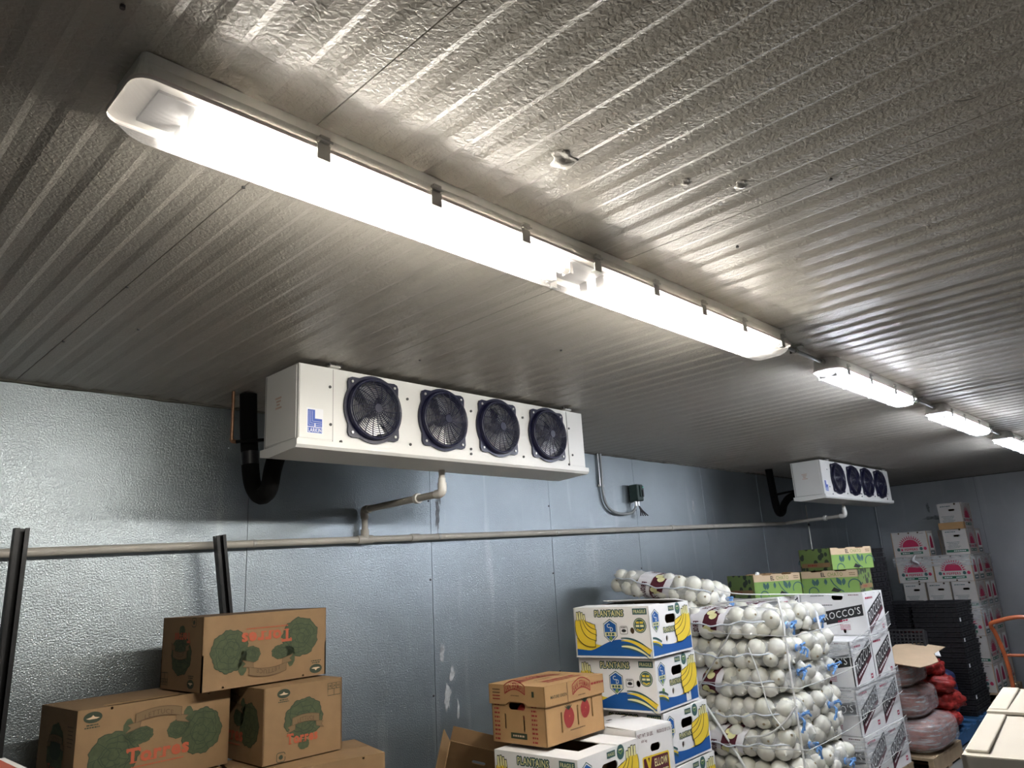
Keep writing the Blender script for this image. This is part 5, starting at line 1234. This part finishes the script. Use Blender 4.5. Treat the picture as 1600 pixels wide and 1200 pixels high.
for k in range(5):
    if k % 2 == 0:      # lengthwise along the wall-to-aisle direction, sunburst toward the camera
        for c in range(2):
            for d in range(2):
                put(f'sunburst pepper carton, {rows[k]} layer, '+('near' if c == 0 else 'middle')+' row, '+('aisle side' if d == 0 else 'wall side'), KX+KD/2+c*(KD+0.004), KY+KL/2+d*(KL+0.006), k, R(-90))
        for d in range(3):
            put(f'sunburst pepper carton, {rows[k]} layer, rear row, '+('aisle side', 'middle', 'wall side')[d], KX+2*(KD+0.004)+KL/2, KY+KD/2+d*(KD+0.01), k, 0)
    else:
        for d in range(3):
            put(f'end-on pepper carton, {rows[k]} layer, front row, '+('aisle side', 'middle', 'wall side')[d], KX+KL/2, KY+KD/2+d*(KD+0.015), k, 0)
        for c in range(2):
            for d in range(2):
                put(f'pepper carton, {rows[k]} layer, '+('middle' if c == 0 else 'rear')+' row, '+('aisle side' if d == 0 else 'wall side'), KX+KL+0.004+KD/2+c*(KD+0.004), KY+KL/2+d*(KL+0.006), k, R(-90))
put('pepper carton standing alone on the top layer, sunburst toward the camera', KX+KD/2, KY+KL*1.5+0.006, 5, R(-90))
put('end-on pepper carton on the top layer under the highest one', KX+KL/2+0.04, KY+KD/2, 5, 0)
put('pepper carton behind the end-on one on the top layer', KX+KL+0.05+KD/2, KY+KL/2, 5, R(-90))
hi_ = put('highest pepper carton of all, crowning the back wall stack', KX+KL/2+0.06, KY+KD/2+0.004, 6, 0)
t = thing('kraft_liner', 'folded kraft liner sticking up between the two topmost pepper cartons', 'liner', (KX+0.02, KY+0.01, kz+6*(KH+0.003)))
q = MB(); q.box((0, 0.12, 0.03), (0.004, 0.25, 0.075), 'kraft_tan'); q.build('upright_flap', t)
q = MB(); q.box((0.02, -0.013, 0.03), (0.06, 0.004, 0.075), 'kraft_tan'); q.build('side_flap', t)
pallet('wooden pallet under the pepper cartons', (KX+0.45, KY+0.44, 0), 0.94, 0.96, 'wood')
def film2(label, z0, z1, seed):
    q = MB(); lo = []; hi = []; pr = random.Random(seed); x0, x1, y0, y1 = KX-0.012, KX+0.90, KY-0.014, KY+0.80
    path = [(x0, y1-(y1-y0)*k/10) for k in range(10)]+[(x0+(x1-x0)*k/10, y0) for k in range(11)]
    for k, (x, y) in enumerate(path): z = 0.010*math.sin(k*0.9+seed)+0.006*pr.random(); lo.append(Vector((x, y, z0+z))); hi.append(Vector((x, y, z1+z*0.5)))
    m_ = len(path); q.add(lo+hi, [(i, i+1, i+1+m_, i+m_) for i in range(m_-1)], 'stretch_film', True)
    r_ = q.build('stretch_film'); tag(r_, label, 'film', 'stretch film round the pepper cartons')
    w_ = MB(); w_.tube(hi, 0.004, 'twine_dark', 4); w_.build('film_edge', r_)
film2('clear film band round the upper pepper cartons', 1.44, 1.555, 1)
film2('clear film band round the lower pepper cartons', 0.86, 1.06, 2)
t = thing('film_tail', 'twisted white tail of film on the pepper stack', 'film', (KX-0.03, KY+0.54, 1.53))
q = MB(); q.tube(smooth_path([(0, 0, 0.05), (-0.01, 0.02, 0.02), (-0.012, 0.03, -0.01), (-0.015, -0.01, -0.035), (-0.02, -0.03, -0.06)], 4), [0.004+0.012*math.sin(k/16*PI) for k in range(17)], 'tag_white', 6); q.build('tail', t)

# ------------------------------------------------------------------ hand truck and foreground cartons
t = thing('hand_truck', 'orange tubular hand truck standing near the pepper pallet', 'hand truck', (6.85, 1.45, 0), R(3))
q = MB(); q.tube(smooth_path([(0.06, 0.07, 0.10), (0.05, 0.07, 0.45), (0.03, 0.072, 0.75), (0.0, 0.10, 0.95), (-0.03, 0.118, 1.02), (-0.04, 0.085, 1.05), (-0.04, -0.08, 1.085), (-0.04, -0.20, 1.05), (-0.02, -0.24, 0.98), (0.03, -0.24, 0.75), (0.06, -0.24, 0.10)], 6), 0.0155, 'orange_paint', 10); q.build('frame_tube', t)
for z in (0.25, 0.55, 0.80):
    q = MB(); q.tube([(0.045, 0.07, z), (0.045, -0.24, z)], 0.011, 'orange_paint', 8); q.build('cross_bar', t)
q = MB(); q.box((-0.10, -0.085, 0.012), (0.20, 0.36, 0.008), 'orange_paint'); q.build('toe_plate', t)
for y in (0.13, -0.30):
    q = MB(); q.tube([(0.12, y-0.022, 0.125), (0.12, y+0.022, 0.125)], 0.12, 'rubber', 20); w_ = q.build('wheel', t)
    q = MB(); q.tube([(0.12, y-0.025, 0.125), (0.12, y+0.025, 0.125)], 0.05, 'steel', 14); q.build('wheel_hub', w_)
q = MB(); q.tube([(0.12, -0.30, 0.125), (0.12, 0.13, 0.125)], 0.011, 'steel', 8); q.build('axle', t)
q = MB()
for y in (0.07, -0.24): q.tube([(0.06, y, 0.10), (0.12, y, 0.125)], 0.012, 'orange_paint', 8)
q.tube([(0.06, 0.07, 0.10), (-0.005, 0.06, 0.014)], 0.012, 'orange_paint', 8); q.tube([(0.06, -0.24, 0.10), (-0.005, -0.23, 0.014)], 0.012, 'orange_paint', 8); q.build('bracket', t)

WL, WD, WH = 0.555, 0.42, 0.300
def cream_carton(label, loc, rz, top):
    t = thing('cream_carton', label, 'carton', loc, rz, 'cream cartons in the near right corner')
    carton_body(WL, WD, WH, 'card_cream', 'kraft_inner').build('carton_body', t)
    if top:      # wide end flap folded over the others, its edge lifting to a dark crack
        flap(t, WL, WD, WH, 'card_cream', 'back', WD*0.49, 0, z=-0.008); flap(t, WL, WD, WH, 'card_cream', 'front', WD*0.49, 0, z=-0.008)
        flap(t, WL, WD, WH, 'card_cream', 'left', WL*0.490, R(0.3), z=-0.003); flap(t, WL, WD, WH, 'card_cream', 'right', WL*0.496, R(1.3), z=-0.003)
        q = MB(); q.rbox((-WL*0.24, WD/2-0.016, WH+0.003), (WL*0.46, 0.026, 0.004), 'card_cream', 0.0018); q.rbox((WL*0.26, WD/2-0.016, WH+0.004), (WL*0.44, 0.026, 0.005), 'card_cream', 0.002, Matrix.Rotation(R(0.8), 3, 'Y')); q.build('crushed_edge', t)
    else:
        flap(t, WL, WD, WH, 'card_cream', 'back', WD*0.49, 0, z=-0.004); flap(t, WL, WD, WH, 'card_cream', 'front', WD*0.49, 0, z=-0.004)
    return t
a7 = R(7); fl = Vector((1.11, 0.318)); ctr = fl+Vector((math.cos(a7), math.sin(a7)))*WL/2-Vector((-math.sin(a7), math.cos(a7)))*WD/2
for k in range(4):
    cream_carton(('lowest', 'second lowest', 'second highest', 'topmost')[k]+' cream carton of the stack in the near right corner', (ctr.x, ctr.y, 0.126+0.303*k-(0.002 if k else 0)), a7, k == 3)
pallet('wooden pallet under the cream cartons', (1.40, 0.10, 0), 0.70, 0.60, 'wood')
t = thing('open_carton', 'open brown carton at the right edge beyond the cream cartons', 'carton', (4.76, 0.66, 0.668), R(-14))
carton_body(0.44, 0.34, 0.30, 'kraft_light', 'kraft_tan').build('carton_body', t)
for sd, l_ in (('left', 150), ('right', 160), ('front', 165), ('back', 140)): flap(t, 0.44, 0.34, 0.30, 'kraft_light', sd, 0.09, R(l_))
for k in range(2):
    t = thing('support_carton', ('lower', 'upper')[k]+' plain brown carton under the open one at the right edge', 'carton', (4.76, 0.66, 0.003+0.333*k), R(-12))
    carton_body(0.46, 0.36, 0.328, 'kraft_light').build('carton_body', t); flap(t, 0.46, 0.36, 0.328, 'kraft_light', 'front', 0.175, 0, z=-0.004); flap(t, 0.46, 0.36, 0.328, 'kraft_light', 'back', 0.175, 0, z=-0.004)
# red printed cartons at the lower left corner
for k in range(4):
    t = thing('red_carton', ('lowest', 'second lowest', 'second highest', 'topmost')[k]+' red topped white carton in the lower left corner', 'carton', (0.395, 2.36, 0.003+0.294*k), R(0.5), 'red printed cartons in the lower left corner')
    carton_body(0.41, 0.50, 0.288, 'card_white').build('carton_body', t)
    for sd in ('front', 'back'):
        f_ = flap(t, 0.41, 0.50, 0.288, 'card_white', sd, 0.247, 0, z=-0.001)
        s_ = MB(); sg = -1 if sd == 'front' else 1; s_.box((0, -sg*0.128, 0.0046), (0.37, 0.215, 0.0008), 'red_top'); s_.build('red_print', f_)
